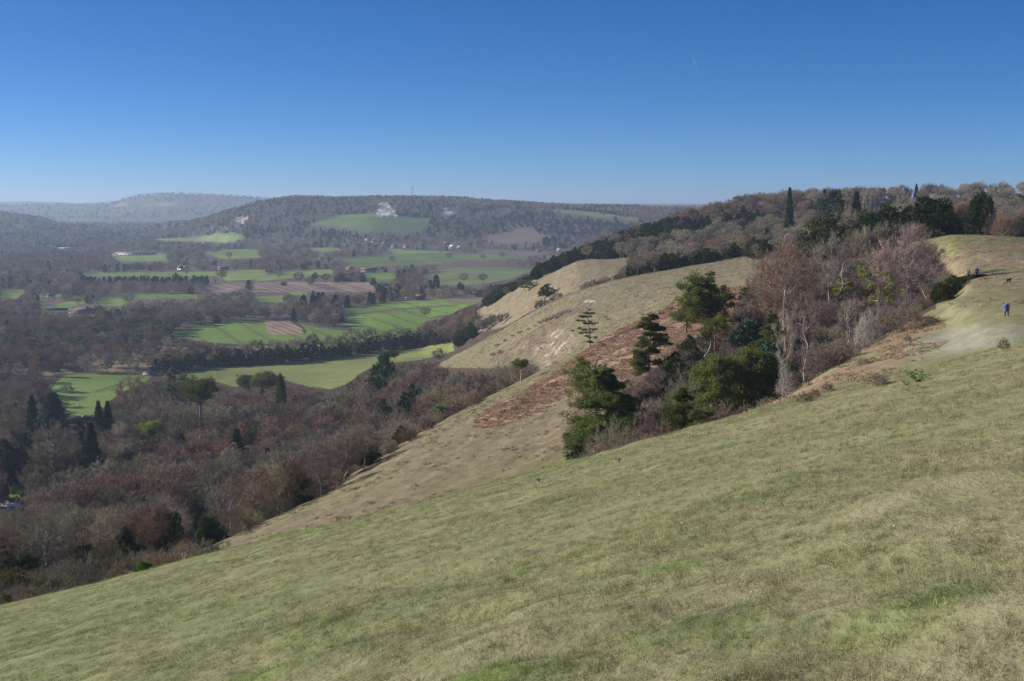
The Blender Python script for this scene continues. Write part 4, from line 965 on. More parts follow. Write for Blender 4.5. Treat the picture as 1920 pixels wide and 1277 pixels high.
for k, (x, yb, w_) in enumerate(((1013,607,12),(1022,604,14),(1031,601,14),(1041,598,16),(1050,593,14),(1058,589,12),(1066,586,12),(1003,613,9),(992,619,9),(975,626,12),(962,632,10),(948,641,10),(932,650,12),(1206,592,10),(1195,556,6),(1208,560,7),(1228,566,6),(1300,543,6),(1135,596,8),(1140,600,8),(925,668,14),(940,664,16),(1015,655,8),(1022,645,8))):
    ex('hillside_shrub', bushM[k % 2], x, yb-w_*.55, w_, None, yb, label='low dark scrub bush dotting the grass of the third slope', cat='bush', cmat=[TW_BROWN, TW_PURP][k % 2], group='scrub dots of the third slope', clear=0)
for k, (x, yb, w_) in enumerate(((1255,582,18),(1240,590,16),(1222,598,14),(1190,618,14),(1172,628,16),(1150,640,14),(1132,650,12),(1110,668,16),(1090,680,14),(1040,725,18),(1020,740,14),(985,758,20),(965,770,16),(945,775,14),(1000,728,12),(1062,735,16),(910,790,12))):
    ex('bracken_shrub', bushM[k % 2], x, yb-w_*.55, w_, None, yb, label='small brown shrub growing in the pinkish bracken band', cat='bush', cmat=[TW_RED, TW_BROWN, TW_GREY][k % 3], group='shrubs of the bracken band', clear=0)
# ------------------------------------------------------------------ the woods: scattered over the land, kept off what the photograph shows open
def interpx(x, pts): return np.interp(x, [p[0] for p in pts], [p[1] for p in pts])
CEIL = [(-400,1030),(0,1010),(120,1000),(240,960),(380,900),(381,0),(1040,0),(1060,790),(1100,775),(1200,705),(1300,628),(1380,590),(1420,505),(1480,480),(1540,480),(1600,478),(1650,458),(1700,440),(1760,455),(1790,500),(1840,520),(1860,535),(2000,560)]
EVER = [  # outline, chance, kinds
 ([(850,650),(905,592),(1000,560),(1120,522),(1250,487),(1420,470),(1520,465),(1520,440),(1350,465),(1180,500),(1090,535),(1000,565),(870,620)], .86, 'y'),
 ([(895,575),(970,515),(1060,475),(1100,460),(1180,425),(1250,408),(1345,408),(1345,430),(1260,445),(1180,460),(1090,490),(1000,525),(915,575)], .95, 'y'),
 ([(1180,475),(1230,440),(1290,440),(1290,480),(1190,490)], .55, 'y'),
 ([(1345,430),(1360,400),(1430,395),(1440,410),(1390,440)], .5, 'y'),
 ([(840,640),(890,600),(910,620),(860,650)], .8, 'y'),
 ([(1520,385),(1860,370),(1860,440),(1520,450)], .25, 'y'),
 ([(146,516),(404,516),(400,533),(150,531)], .95, 'c'),
 ([(590,515),(652,515),(652,531),(590,531)], .8, 'y'),
 ([(703,520),(735,520),(735,542),(703,542)], .8, 'y'),
 ([(805,515),(830,515),(830,545),(805,545)], .7, 'c'),
 ([(565,548),(605,548),(605,570),(565,570)], .9, 'c'),
 ([(690,545),(750,540),(752,568),(690,570)], .7, 'c'),
 ([(885,536),(930,536),(930,556),(885,556)], .8, 'y'),
 ([(30,630),(90,605),(150,625),(160,655),(60,650),(0,650),(0,620)], .35, 'p'),
 ([(165,585),(290,585),(290,605),(165,600)], .5, 'p'),
 ([(220,600),(325,600),(330,635),(230,640)], .6, 'p'),
 ([(175,605),(205,610),(200,640),(175,640)], .8, 'p'),
 ([(890,440),(900,418),(960,398),(1000,395),(1060,410),(1170,410),(1160,430),(1080,442),(1030,447),(980,424),(930,436)], .75, 'y'),
 ([(520,372),(640,370),(700,385),(640,402),(560,400)], .5, 'y'),
 ([(742,372),(820,378),(830,400),(750,402)], .55, 'y'),
 ([(480,395),(560,395),(560,425),(440,425)], .35, 'y'),
 ([(640,455),(760,450),(900,450),(900,470),(640,470)], .3, 'y'),
 ([(990,450),(1070,445),(1070,470),(990,472)], .7, 'c'),
 ([(420,478),(470,478),(465,490),(420,490)], .8, 'c'),
 ([(640,690),(700,665),(760,690),(700,720)], .2, 'y'),
 ([(0,760),(80,740),(110,800),(60,860),(0,880)], .35, 'y'),
]
def scatter(y0, y1, step, x0, x1, hmin, hmax, keepfrac=1., segs=None, big=1.):
    rows = []
    Y = y0
    while Y < y1:
        a = (x0-CXP)/F*Y; b = (x1-CXP)/F*Y
        n = max(1, int((b-a)/step))
        X = a + (np.arange(n)+RNG.random(n))*(b-a)/n; YY = Y + RNG.uniform(-.5, .5, n)*step*1.1
        k = RNG.random(n) < keepfrac
        rows.append(np.stack([X[k], YY[k]], 1)); Y += step
    P_ = np.concatenate(rows); X, Y = P_[:, 0], P_[:, 1]
    Z, seg = land(X, Y, True)
    if segs is not None:
        k = np.isin(seg, segs); X, Y, Z, seg = X[k], Y[k], Z[k], seg[k]
    hn = .5 + fbm(X/60., Y/60., 2, 91)
    H = np.clip(hmin + (hmax-hmin)*(RNG.random(len(X))*.65+hn*.35), hmin*.8, hmax)
    return X, Y, Z, H, seg
def filt(X, Y, Z, H, seg, R_):
    px, py = proj(X, Y, Z); _, pt = proj(X, Y, Z+H)
    k = (px > -130) & (px < 2050) & (visible_by(X, Y, Z+H*1.05) > -14)
    # open ground must stay in view
    lucky = RNG.random(len(X)) < .35
    for poly, soft in [(f[0], f[1] is ROUGH) for f in FIELDS] + [(q, False) for q in KEEP_EXTRA]:
        xs = [p[0] for p in poly]; ys = [p[1] for p in poly]
        m = k & (px > min(xs)-30) & (px < max(xs)+30) & (pt < max(ys)+2) & (py > min(ys)-2)
        if not m.any(): continue
        idx = np.where(m)[0]; bad = np.zeros(len(idx), bool)
        for fh, fx in ((0, 0), (.25, 0), (.5, -.5), (.5, .5), (.75, -.45), (.75, .45), (.93, 0), (.12, .3), (.12, -.3)):
            qx, qy = proj(X[idx]+fx*R_[idx], Y[idx], Z[idx]+fh*H[idx])
            bad |= inpoly(qx, qy, poly) & (visible_by(X[idx], Y[idx], Z[idx]+fh*H[idx]) > (-1 if fh else .5))
        k[idx[bad & ~(soft & lucky[idx])]] = False
    # room for the plants placed one by one
    wpx = R_/Y*F
    for x, yt, w_, yb, Yp, cl in USED:
        m = (np.abs(px-x) < w_*.5*cl+wpx*.25) & (pt < yt+(yb-yt)*.72) & (py > yt) & (Y < Yp+3) & (Y > Yp*.55)
        k &= ~m
        k &= ~((np.abs(px-x) < w_*.4) & (np.abs(Y-Yp) < 3))
    return k
pool = []
def take(X, Y, Z, H, seg, Rf, cls):
    k = filt(X, Y, Z, H, seg, H*Rf)
    for i in np.where(k)[0]: pool.append([X[i], Y[i], Z[i], H[i], cls, seg[i]])
S = scatter
def cut(t, mask): return tuple(a[mask] for a in t)
def pxy(t): return proj(t[0], t[1], t[2]+t[3]*.9)
# left wood from the foot of the slopes to the meadows
t = S(100, 215, 3.6, -120, 420, 2.2, 4.2, segs=[6, 7]); px, py = pxy(t); k = (py > interpx(px, CEIL)) & (px < 400); take(*cut(t, k), .5, 'bush')
t = S(190, 330, 6.0, -120, 700, 7.5, 12, segs=[7, 8]); take(*t, .38, 'wood')
t = S(190, 330, 4.5, -120, 900, 2.5, 5, segs=[7, 8]); take(*t, .5, 'bush')
t = S(330, 620, 7.6, -120, 1100, 8, 15.5); px, py = pxy(t); take(*cut(t, px < 1100), .38, 'wood')
t = S(620, 1150, 8.5, -120, 1300, 9, 14); take(*t, .38, 'wood')
# combe
t = S(112, 330, 2.2, 1050, 1870, 2.4, 5.0, segs=[6, 7]); px, py = pxy(t); take(*cut(t, py > interpx(px, CEIL)), .5, 'bush')
t = S(150, 400, 3.8, 1330, 1830, 3.6, 7.4, segs=[6, 7, 8]); t[3][t[1] < 215] *= .55; px, py = pxy(t); take(*cut(t, py > interpx(px, CEIL)), .3, 'birch')
t = S(118, 290, 3.0, 1400, 1860, 2.6, 5.2, segs=[6, 7]); px, py = pxy(t); take(*cut(t, py > interpx(px, CEIL)), .5, 'bush')
# belts and hill to the right
t = S(385, 640, 7.5, 1380, 2050, 6, 10, segs=[8, 9, 10]); px, py = pxy(t); take(*cut(t, (px > 1480) & (py > 395)), .4, 'wood')
t = S(560, 1250, 7.5, 830, 2050, 7, 12, segs=[9, 10, 11, 12]); px, py = pxy(t); take(*cut(t, (px > 830) & (py > 330+0*px)), .4, 'hill')
t = S(600, 1000, 7, 860, 1500, 5, 8, segs=[9, 10, 11]); px, py = pxy(t); take(*cut(t, inpoly(px, py, EVER[0][0]) | inpoly(px, py, EVER[1][0])), .45, 'hill')
# valley, scarp, far hills
t = S(1150, 2050, 12, -120, 1500, 9, 15); take(*t, .4, 'valley')
t = S(2050, 3050, 17, -120, 1500, 10, 16); take(*t, .42, 'valley')
t = S(3050, 4150, 14, -120, 1560, 9, 14); take(*t, .42, 'scarp')
t = S(4150, 6200, 34, -60, 700, 10, 16); take(*t, .6, 'far')
t = S(6900, 9300, 60, -60, 720, 11, 17); take(*t, .7, 'far')
print('candidates', len(pool), round(time.time()-T0, 1))
X = np.array([p[0] for p in pool]); Y = np.array([p[1] for p in pool]); Z = np.array([p[2] for p in pool]); H = np.array([p[3] for p in pool]); cls = np.array([p[4] for p in pool])
# kinds
mx_, my_ = proj(X, Y, Z+H*.5)
kind = np.full(len(X), 'b', dtype='<U1'); rnd = RNG.random(len(X)); done = np.zeros(len(X), bool)
for poly, ch, kk in EVER:
    m = inpoly(mx_, my_, poly) & ~done; done |= m
    kind[m & (rnd < ch)] = kk
base_ch = np.select([cls == 'wood', cls == 'birch', cls == 'bush', cls == 'hill', cls == 'valley', cls == 'scarp', cls == 'far'], [.07, .02, .04, .05, .08, .34, .3])
cl_n = fbm(X/90., Y/90., 2, 120)
m = ~done & (rnd < base_ch*(1+4*cl_n)) & ~((cls == 'bush') & (mx_ > 1480)); kind[m] = 'y'
kind[m & (RNG.random(len(X)) < .25) & (cls != 'bush') & (Y > 420)] = 'c'
hue = fbm(X/(28.+Y*.02), Y/(28.+Y*.02), 2, 130) + RNG.normal(size=len(X))*.17
H = np.where(np.isin(kind, ['y']) & (cls != 'bush') & (cls != 'far'), H*np.where(Y < 330, .5, .72), H)
# how much of each plant the photograph can show: fill a small image from the nearest plant outwards
Rr = H*np.select([cls == 'bush', cls == 'birch', kind == 'c'], [.55, .27, .24], .4)
order = np.argsort(Y); GW, GH = 960, 640; cov = np.zeros((GH, GW), np.uint8); score = np.zeros(len(X)); clr = visible_by(X, Y, Z+H*.55)
for x, yt, w_, yb, Yp, cl in USED: pass
txp, typ = proj(X, Y, Z+H); bxp, byp = proj(X, Y, Z+H*.15); clb = visible_by(X, Y, Z+H)
for i in order:
    vis_ = min(byp[i], typ[i]+max(0, clb[i]))              # the lower part may be behind the land
    x0 = int((txp[i]-Rr[i]/Y[i]*F)/2); x1 = int((txp[i]+Rr[i]/Y[i]*F)/2)+1; y0 = int(typ[i]/2); y1 = int(vis_/2)+1
    x0 = max(0, x0); y0 = max(0, y0); x1 = min(GW, x1); y1 = min(GH, y1)
    if x1 <= x0 or y1 <= y0 or clb[i] <= 0: continue
    c = cov[y0:y1, x0:x1]; score[i] = (c < 1).sum()*.8; c += 1
KN = {'b': BA, 'y': YW, 'p': PI, 'c': CO}
names = np.where(cls == 'bush', np.where(kind == 'b', SH, 'evergreen_shrub'), np.vectorize(KN.get)(kind))
indiv = np.zeros(len(X), bool)
have = {}
for o in bpy.data.objects:
    b_ = o.name.split('.')[0]
    if o.parent is None: have[b_] = have.get(b_, 0)+1
for nm in set(names):
    ii = np.where((names == nm) & (score > 3))[0]; ii = ii[np.argsort(-score[ii])][:max(0, 300-have.get(nm, 0))]
    indiv[ii] = True
BMATS = [(TW_RED, 'reddish'), (TW_PURP, 'purplish'), (TW_BROWN, 'brown'), (TW_GREY, 'grey'), (TW_PALE, 'pale'), (TW_OLIVE, 'olive-grey'), (TW_DARK, 'dark brown')]
def bmat(i):
    h = hue[i] + (.10 if cls[i] in ('wood',) else 0) - (.05 if cls[i] == 'hill' else 0)
    if mx_[i] > 1060 and Y[i] < 330 and cls[i] in ('birch', 'bush') and (int(X[i]*7+Y[i]*3) % 10) < 6: return 6
    if cls[i] == 'birch': return 1 if h > .05 else 2 if h > -.12 else 0 if h > -.2 else 3
    if h > .40: return 0
    if h > .22: return 1
    if h > .06: return 2
    if h > -.26: return 3
    if h > -.38: return 5
    return 4
def region(i):
    x, y, yy = mx_[i], my_[i], Y[i]
    if cls[i] in ('birch',) or (cls[i] == 'bush' and x > 1000):
        return 'in the lower part of the steep combe' if x < 1330 else 'in the middle of the combe around the evergreens' if x < 1520 else 'in the upper part of the combe below the top yews'
    if cls[i] == 'bush': return 'in the scrub below the left crest of the meadow' if x < 420 and yy < 220 else 'at the foot of the tan slope'
    if cls[i] == 'wood' and yy < 380 and x < 1100: return 'in the near wood beneath the meadow at the left' if x < 300 else 'in the near wood beside the tan slope'
    if cls[i] == 'wood' and yy < 640 and x < 1150: return 'in the wood around the brick house' if x < 150 else 'in the wood below the left meadow' if x < 450 else 'in the wood below the long meadow' if x < 700 else 'in the wood below the third slope'
    if cls[i] == 'wood' and x < 1200: return 'in the belt beyond the left meadow' if x < 340 else 'in the plantation around the young corn'
    if cls[i] == 'wood': return 'on the high ground behind the top yews'
    if cls[i] == 'hill': return 'between the third and fourth slopes' if yy < 830 and x < 1300 else 'on the fourth slope ridge' if x < 1300 else 'on the wooded hill at the right skyline' if x > 1480 else 'on the shoulder of the wooded hill'
    if cls[i] == 'valley': return 'in the valley around the farm' if x < 330 else 'in the middle of the valley by the ploughed strip' if x < 700 else 'in the valley near the red-roofed houses'
    return 'on the far wooded scarp'
pts = {'leafless_woods': [], 'evergreen_woods': [], 'leafless_undergrowth': []}
PROTO = {k: [] for k in pts}; PIDX = {}
pc = {k: bpy.data.collections.new('source_'+k) for k in pts}
def pidx(key, pr, mat, tm=None):
    """number of the (shape, colour) pair in the collection of shapes the woods are made of"""
    k = (key, (pr if isinstance(pr, bpy.types.Mesh) else pr[1]).name, mat.name)
    if k not in PIDX:
        if isinstance(pr, bpy.types.Mesh): me = pr.copy()
        else:
            me = pr[1].copy(); t = pr[0]
            nv = len(me.vertices)
            a = np.empty(len(me.vertices)*3, np.float32); me.vertices.foreach_get('co', a); b_ = np.empty(len(t.vertices)*3, np.float32); t.vertices.foreach_get('co', b_)
            def polys(m_):
                ls = np.empty(len(m_.polygons), np.int32); m_.polygons.foreach_get('loop_total', ls); vi = np.empty(len(m_.loops), np.int32); m_.loops.foreach_get('vertex_index', vi)
                st = np.empty(len(m_.polygons), np.int32); m_.polygons.foreach_get('loop_start', st)
                tr_ = vi[st[ls == 3][:, None]+np.arange(3)]; qd = vi[st[ls == 4][:, None]+np.arange(4)]; return tr_, qd
            t1, q1 = polys(me); t2, q2 = polys(t)
            tt = np.concatenate([t1, t2+nv]); qq = np.concatenate([q1, q2+nv])
            me = mesh_from('m', np.concatenate([a.reshape(-1, 3), b_.reshape(-1, 3)]), tt if len(tt) else None, qq if len(qq) else None, [mat, BARK],
                           tmat=np.r_[np.zeros(len(t1), int), np.ones(len(t2), int)], qmat=np.r_[np.zeros(len(q1), int), np.ones(len(q2), int)])
        me.materials[0] = mat
        o = bpy.data.objects.new('a%04d_%s' % (len(PROTO[key]), key), me); pc[key].objects.link(o)
        PIDX[k] = len(PROTO[key]); PROTO[key].append(o)
    return PIDX[k]
nI = 0
for i in np.where((score > 0) | (RNG.random(len(X)) < .8))[0]:
    k = kind[i]; h = H[i]; near = Y[i] < 330; mid = Y[i] < 1250; rr = RNG.integers(1000)
    bm_i = bmat(i)
    if cls[i] == 'bush':
        if k == 'b': pr = bushN[rr % 3] if Y[i] < 260 else bushM[rr % 2]; bh = 4.; mat = BMATS[bm_i][0]; key = 'leafless_undergrowth'; nm = 'leafless bush'
        else: pr = yewN[rr % 3] if near else yewM[rr % 2]; bh = 9.; mat = YEW if rr % 4 else GOLD; key = 'evergreen_woods'; nm = 'dark evergreen bush'; k = 's'
    elif k == 'b':
        up = (cls[i] == 'birch' and rr % 10 < 4) or (rr % 5 == 0 and cls[i] == 'wood')
        pr = (bareU[rr % 3] if up else bareN[rr % 4]) if near else (bareMU[rr % 2] if up else bareM[rr % 4]) if mid else bareF[rr % 4]
        bh = 12. if mid else 13.; mat = BMATS[bm_i][0]; key = 'leafless_woods'
    elif k == 'y': pr = yewN[rr % 3] if near else yewM[rr % 2] if mid else yewF[rr % 2]; bh = 9.; mat = YEW; key = 'evergreen_woods'
    elif k == 'p': pr = pineN[rr % 2] if near else pineM[rr % 2]; bh = 12.; mat = PINE; key = 'evergreen_woods'
    else: pr = conM[rr % 2] if mid else conF[0]; bh = 13.; mat = SPRUCE; key = 'evergreen_woods'
    s = h/bh
    if not indiv[i] and cls[i] == 'far': s *= 1.0
    if indiv[i]:
        kn = {'b': 'leafless %s tree' % BMATS[bm_i][1], 'y': 'dark yew', 'p': 'dark green pine', 'c': 'dark pointed conifer', 's': 'dark evergreen bush'}[k]
        if cls[i] == 'bush' and k == 'b': kn = 'leafless %s bush' % BMATS[bm_i][1]
        lab = kn + ' ' + region(i)
        kw = dict(label=lab, cat='bush' if cls[i] == 'bush' else 'tree', group=lab + 's' if False else ('plants ' + region(i)))
        rz = RNG.random()*6.28; wx = RNG.uniform(.85, 1.15)
        if isinstance(pr, bpy.types.Mesh):
            o = bpy.data.objects.new(names[i], pr); COL.objects.link(o); o.location = (X[i], Y[i], Z[i]-.2); o.scale = (s*wx, s*wx, s); o.rotation_euler = (0, 0, rz)
            o.material_slots[0].link = 'OBJECT'; o.material_slots[0].material = mat; tag(o, **kw)
        else: plant(str(names[i]), pr, X[i], Y[i], Z[i]-.2, s, s*wx, rz, mat, BARK_P if (k == 'b' and bm_i == 4) or (cls[i] == 'birch' and rr % 7 == 0) else None if k != 'p' else BARK, **kw)
        nI += 1
    else: pts[key].append((X[i], Y[i], Z[i]-.2, s, RNG.random()*6.28, pidx(key, pr, mat)))
print('individual plants', nI, {k: len(v) for k, v in pts.items()}, {k: len(v) for k, v in PROTO.items()}, round(time.time()-T0, 1))
def woods(name, rows, coll, label, tilt=False):
    """one object: a point per plant, a plant shape set on each point"""
    a = np.array(rows); me = bpy.data.meshes.new(name); me.vertices.add(len(a)); me.vertices.foreach_set('co', a[:, :3].astype(np.float32).ravel())
    for nm, ty, c in (('scl', 'FLOAT', 3), ('rot', 'FLOAT', 4), ('idx', 'INT', 5)):
        at_ = me.attributes.new(nm, ty, 'POINT'); at_.data.foreach_set('value', a[:, c].astype(np.int32 if ty == 'INT' else np.float32))
    o = bpy.data.objects.new(name, me); COL.objects.link(o)
    g = bpy.data.node_groups.new(name, 'GeometryNodeTree')
    g.interface.new_socket('Geometry', in_out='INPUT', socket_type='NodeSocketGeometry'); g.interface.new_socket('Geometry', in_out='OUTPUT', socket_type='NodeSocketGeometry')
    gi = g.nodes.new('NodeGroupInput'); go = g.nodes.new('NodeGroupOutput'); ci = g.nodes.new('GeometryNodeCollectionInfo')
    ci.inputs['Collection'].default_value = coll; ci.inputs['Separate Children'].default_value = True; ci.inputs['Reset Children'].default_value = True
    ip = g.nodes.new('GeometryNodeInstanceOnPoints'); ip.inputs['Pick Instance'].default_value = True
    def na(nm, ty): x = g.nodes.new('GeometryNodeInputNamedAttribute'); x.data_type = ty; x.inputs['Name'].default_value = nm; return x.outputs['Attribute']
    cx = g.nodes.new('ShaderNodeCombineXYZ'); g.links.new(na('rot', 'FLOAT'), cx.inputs[2])
    er = g.nodes.new('FunctionNodeEulerToRotation'); g.links.new(cx.outputs[0], er.inputs[0])
    L = g.links.new; L(gi.outputs[0], ip.inputs['Points']); L(ci.outputs[0], ip.inputs['Instance']); L(na('idx', 'INT'), ip.inputs['Instance Index']); L(er.outputs[0], ip.inputs['Rotation']); L(na('scl', 'FLOAT'), ip.inputs['Scale']); L(ip.outputs[0], go.inputs[0])
    md = o.modifiers.new('woods', 'NODES'); md.node_group = g
    return tag(o, label, kind='stuff')
woods('leafless_woods', pts['leafless_woods'], pc['leafless_woods'], 'leafless winter woodland filling the valley and the far hills')
woods('evergreen_woods', pts['evergreen_woods'], pc['evergreen_woods'], 'dark evergreen woodland scattered through the valley and hills')
woods('leafless_undergrowth', pts['leafless_undergrowth'], pc['leafless_undergrowth'], 'tangled leafless undergrowth among the nearer trees')
# ------------------------------------------------------------------ buildings
def solid(name, col, rough=.8, nscale=3., amp=.25):
    m, n, o = newmat(name); b = N(n, 'ShaderNodeBsdfPrincipled'); b.inputs['Roughness'].default_value = rough
    tc = N(n, 'ShaderNodeTexCoord').outputs['Object']; f = noise(n, tc, nscale, 3, .6)
    lo = tuple(c*(1-amp) for c in col); hi = tuple(min(.95, c*(1+amp)) for c in col)
    n.links.new(mixc(n, f, lo, hi), b.inputs['Base Color']); n.links.new(b.outputs[0], o.inputs[0]); return m
WM = {'white': solid('white_render', (.75,.74,.70), amp=.06), 'cream': solid('cream_render', (.62,.54,.40), amp=.1), 'bluew': solid('bluish_render', (.60,.66,.74), amp=.06), 'brick': solid('red_brick', (.26,.12,.08), nscale=8),
      'stone': solid('pale_stone', (.48,.43,.35)), 'dark': solid('tarred_boards', (.07,.06,.055)), 'grey': solid('grey_boards', (.22,.21,.20)),
      'tile': solid('red_tiles', (.30,.13,.08)), 'tileb': solid('brown_tiles', (.30,.16,.09)), 'slate': solid('slates', (.12,.12,.14)), 'dtile': solid('dark_tiles', (.085,.055,.05)), 'glass': solid('window_glass', (.05,.06,.07), .15), 'red': solid('chimney_brick', (.42,.16,.09))}
def boxq(x0, x1, y0, y1, z0, z1):
    return [(x, y, z) for z in (z0, z1) for y in (y0, y1) for x in (x0, x1)], [(0,2,3,1),(4,5,7,6),(0,1,5,4),(2,6,7,3),(0,4,6,2),(1,3,7,5)]
def mkobj(name, geo, mat, parent=None):
    P_ = Parts()
    for v, q in geo: P_.add(np.array(v, float), q=[f for f in q if len(f) == 4] or None, t=[f for f in q if len(f) == 3] or None)
    o = bpy.data.objects.new(name, P_.mesh(name, mat)); COL.objects.link(o); o.parent = parent; return o
def building(x, yf, w_, h, style, wall, roof, label, Y=None, rot=None, group=None):
    X, Yg, Z = at(x, yf, 250)
    if Y: X, Yg = float(P3(x, yf, Y)[0]), Y; Z = gz(X, Yg)
    Wm = w_/F*Yg; Hm = h/F*Yg
    e = bpy.data.objects.new('farm_building' if style == 'low' else 'house', None); COL.objects.link(e); e.location = (X, Yg, Z-.3); e.rotation_euler = (0, 0, RNG.uniform(-.35, .35) if rot is None else rot)
    tag(e, label, 'building', group)
    D = min(Wm*.7, max(6., Wm*.5)); hw = Hm*(.75 if style == 'low' else .52)
    wl = mkobj('wall', [boxq(-Wm/2, Wm/2, -D/2, D/2, -1.0, hw)], WM[wall], e)
    ov = .03*Wm; rz = Hm+.3
    a, b_ = Wm/2+ov, D/2+ov; z0 = hw-.02*Hm
    rx = a if style != 'hip' else a*.45
    if style == 'low': rz = Hm
    v = [(-a,-b_,z0),(a,-b_,z0),(a,b_,z0),(-a,b_,z0),(-rx,0,rz),(rx,0,rz)]
    rf = mkobj('roof', [(v, [(0,1,5,4),(2,3,4,5),(1,2,5),(3,0,4),(3,2,1,0)])], WM[roof] if roof in WM else WM['white'], e)
    if style != 'low':
        cz = rz+.12*Hm; mkobj('chimney', [boxq(rx*.55-.05*Wm, rx*.55+.05*Wm, -.05*Wm, .05*Wm, hw, cz)], WM['red'], rf)
    nwin = max(2, min(9, int(Wm/4)))
    for k in range(nwin):
        cx = -Wm/2+Wm*(k+.5)/nwin; ww = Wm/nwin*.22
        for zz in ((hw*.25, hw*.55),) if style == 'low' or Hm < 7 else ((hw*.12, hw*.36), (hw*.56, hw*.82)):
            f = mkobj('window', [boxq(cx-ww, cx+ww, -D/2-.06, -D/2-.002, zz[0], zz[1])], WM['white'], e)
            mkobj('pane', [boxq(cx-ww*.82, cx+ww*.82, -D/2-.10, -D/2-.061, zz[0]+.12*(zz[1]-zz[0]), zz[1]-.12*(zz[1]-zz[0]))], WM['glass'], f)
    return e
for b_ in BLD:
    Y_ = None
    if b_[0] == 1541: Y_ = 620
    building(*b_, Y=Y_, rot=.15 if b_[1] > 900 else None)
for k in range(46):                                     # the distant village: gabled houses a few pixels wide
    x = RNG.choice([RNG.uniform(168, 255), RNG.uniform(282, 350)]); y = RNG.uniform(413, 424); 
    building(x, y, RNG.uniform(2.6, 5), RNG.uniform(1.7, 2.8), 'gable', str(RNG.choice(['white','cream','brick','brick'])), str(RNG.choice(['tile','slate','tile'])), 'tiny pale house in the distant village', group='houses of the distant village')
def motorhome():
    X, Y, Z = at(20, 962, 250)
    e = bpy.data.objects.new('motorhome', None); COL.objects.link(e); e.location = (X, Y, Z); e.rotation_euler = (0, 0, .12); tag(e, 'long white motorhome parked in front of the brick garage', 'motorhome')
    e.location.z = Z+.1
    L_, D, Hh = 6.8, 2.3, 2.7
    v, q = boxq(-L_/2, L_/2, -D/2, D/2, .5, Hh); v = np.array(v); v[5, 0] -= .9; v[7, 0] -= .9
    mkobj('body', [(v, q)], WM['white'], e); mkobj('roof_hatch', [boxq(-1, 0, -.4, .4, Hh+.002, Hh+.2), boxq(1.2, 1.9, -.4, .4, Hh+.002, Hh+.25)], WM['white'], e)
    for a in (-2.2, .2): f = mkobj('window', [boxq(a, a+1.3, -D/2-.03, -D/2-.002, 1.5, 2.1)], WM['glass'], e)
    for a in (-2.1, 2.1):
        for s in (-1, 1):
            th = np.linspace(0, 2*np.pi, 17)[:-1]; r = .36; vv = [(a+r*math.cos(t), s*D/2+s*dy, .36+r*math.sin(t)) for dy in (-.18, .03) for t in th]; qq = [(i, (i+1) % 16, 16+(i+1) % 16, 16+i) for i in range(16)]
            P_ = Parts(); P_.add(np.array(vv), q=qq, t=[(16, 16+i, 17+i) for i in range(1, 15)]); o = bpy.data.objects.new('wheel', P_.mesh('wheel', WM['dark'])); COL.objects.link(o); o.parent = e
motorhome()
def mast(x, ytop, Y, w_, label, name='radio_mast'):
    X = (x-CXP)/F*Y; Z = gz(X, Y); Hh = float(P3(x, ytop, Y)[2])-Z; s = []
    for a in ((1,1),(1,-1),(-1,1),(-1,-1)): s.append([a[0]*w_, a[1]*w_, -1, a[0]*w_*.3, a[1]*w_*.3, Hh, w_*.15, w_*.1])
    for k in range(8): z = Hh*k/8; z2 = Hh*(k+1)/8; r = w_*(1-.7*k/8); s += [[-r, -r, z, r, -r, z2, w_*.08, w_*.08], [-r, r, z, r, r, z2, w_*.08, w_*.08]]
    V_, q = tubes(s, 4); e = bpy.data.objects.new(name, None); COL.objects.link(e); e.location = (X, Y, Z); tag(e, label, 'mast')
    P_ = Parts(); P_.add(V_, q=q); o = bpy.data.objects.new('lattice', P_.mesh('lattice', WM['grey'])); COL.objects.link(o); o.parent = e
    mkobj('antenna', [boxq(-w_*1.1, w_*1.1, -w_*.3, w_*.3, Hh*.93, Hh*.99)], WM['grey'], e)
mast(775, 351, 4020, 2.2, 'lattice radio mast rising from the trees above the chalk quarry')
X, Y, Z = at(75, 413)
e = bpy.data.objects.new('church', None); COL.objects.link(e); e.location = (X, Y, Z); tag(e, 'pale church with a thin spire in the far left haze', 'church')
k_ = Y/F; mkobj('tower', [boxq(-1.6*k_, 1.6*k_, -1.6*k_, 1.6*k_, 0, 4.5*k_)], WM['stone'], e)
mkobj('spire', [([(-1.6*k_,-1.6*k_,4.5*k_),(1.6*k_,-1.6*k_,4.5*k_),(1.6*k_,1.6*k_,4.5*k_),(-1.6*k_,1.6*k_,4.5*k_),(0,0,11*k_)], [(0,1,4),(1,2,4),(2,3,4),(3,0,4)])], WM['slate'], e)
mkobj('nave', [boxq(1.62*k_, 6*k_, -1.4*k_, 1.4*k_, 0, 2.6*k_)], WM['stone'], e)
# fence across the left meadow
fp = [at(x, y) for x, y in zip(np.linspace(178, 268, 34), np.interp(np.linspace(178, 268, 34), [178, 215, 240, 268], [737, 726, 716, 704]))]
e = bpy.data.objects.new('field_fence', None); COL.objects.link(e); e.location = fp[0]; tag(e, 'pale post-and-rail fence crossing the left meadow', 'fence'); o0 = np.array(fp[0])
for p in fp: a = np.array(p)-o0; mkobj('post', [boxq(a[0]-.09, a[0]+.09, a[1]-.09, a[1]+.09, a[2]-.3, a[2]+1.3)], WM['grey'], e)
for h_ in (.5, .85, 1.2):
    s = [[*(np.array(fp[i])-o0+[0, 0, h_]), *(np.array(fp[i+1])-o0+[0, 0, h_]), .06, .06] for i in range(len(fp)-1)]; V_, q = tubes(s, 4); P_ = Parts(); P_.add(V_, q=q)
    o = bpy.data.objects.new('rail', P_.mesh('rail', WM['grey'])); COL.objects.link(o); o.parent = e
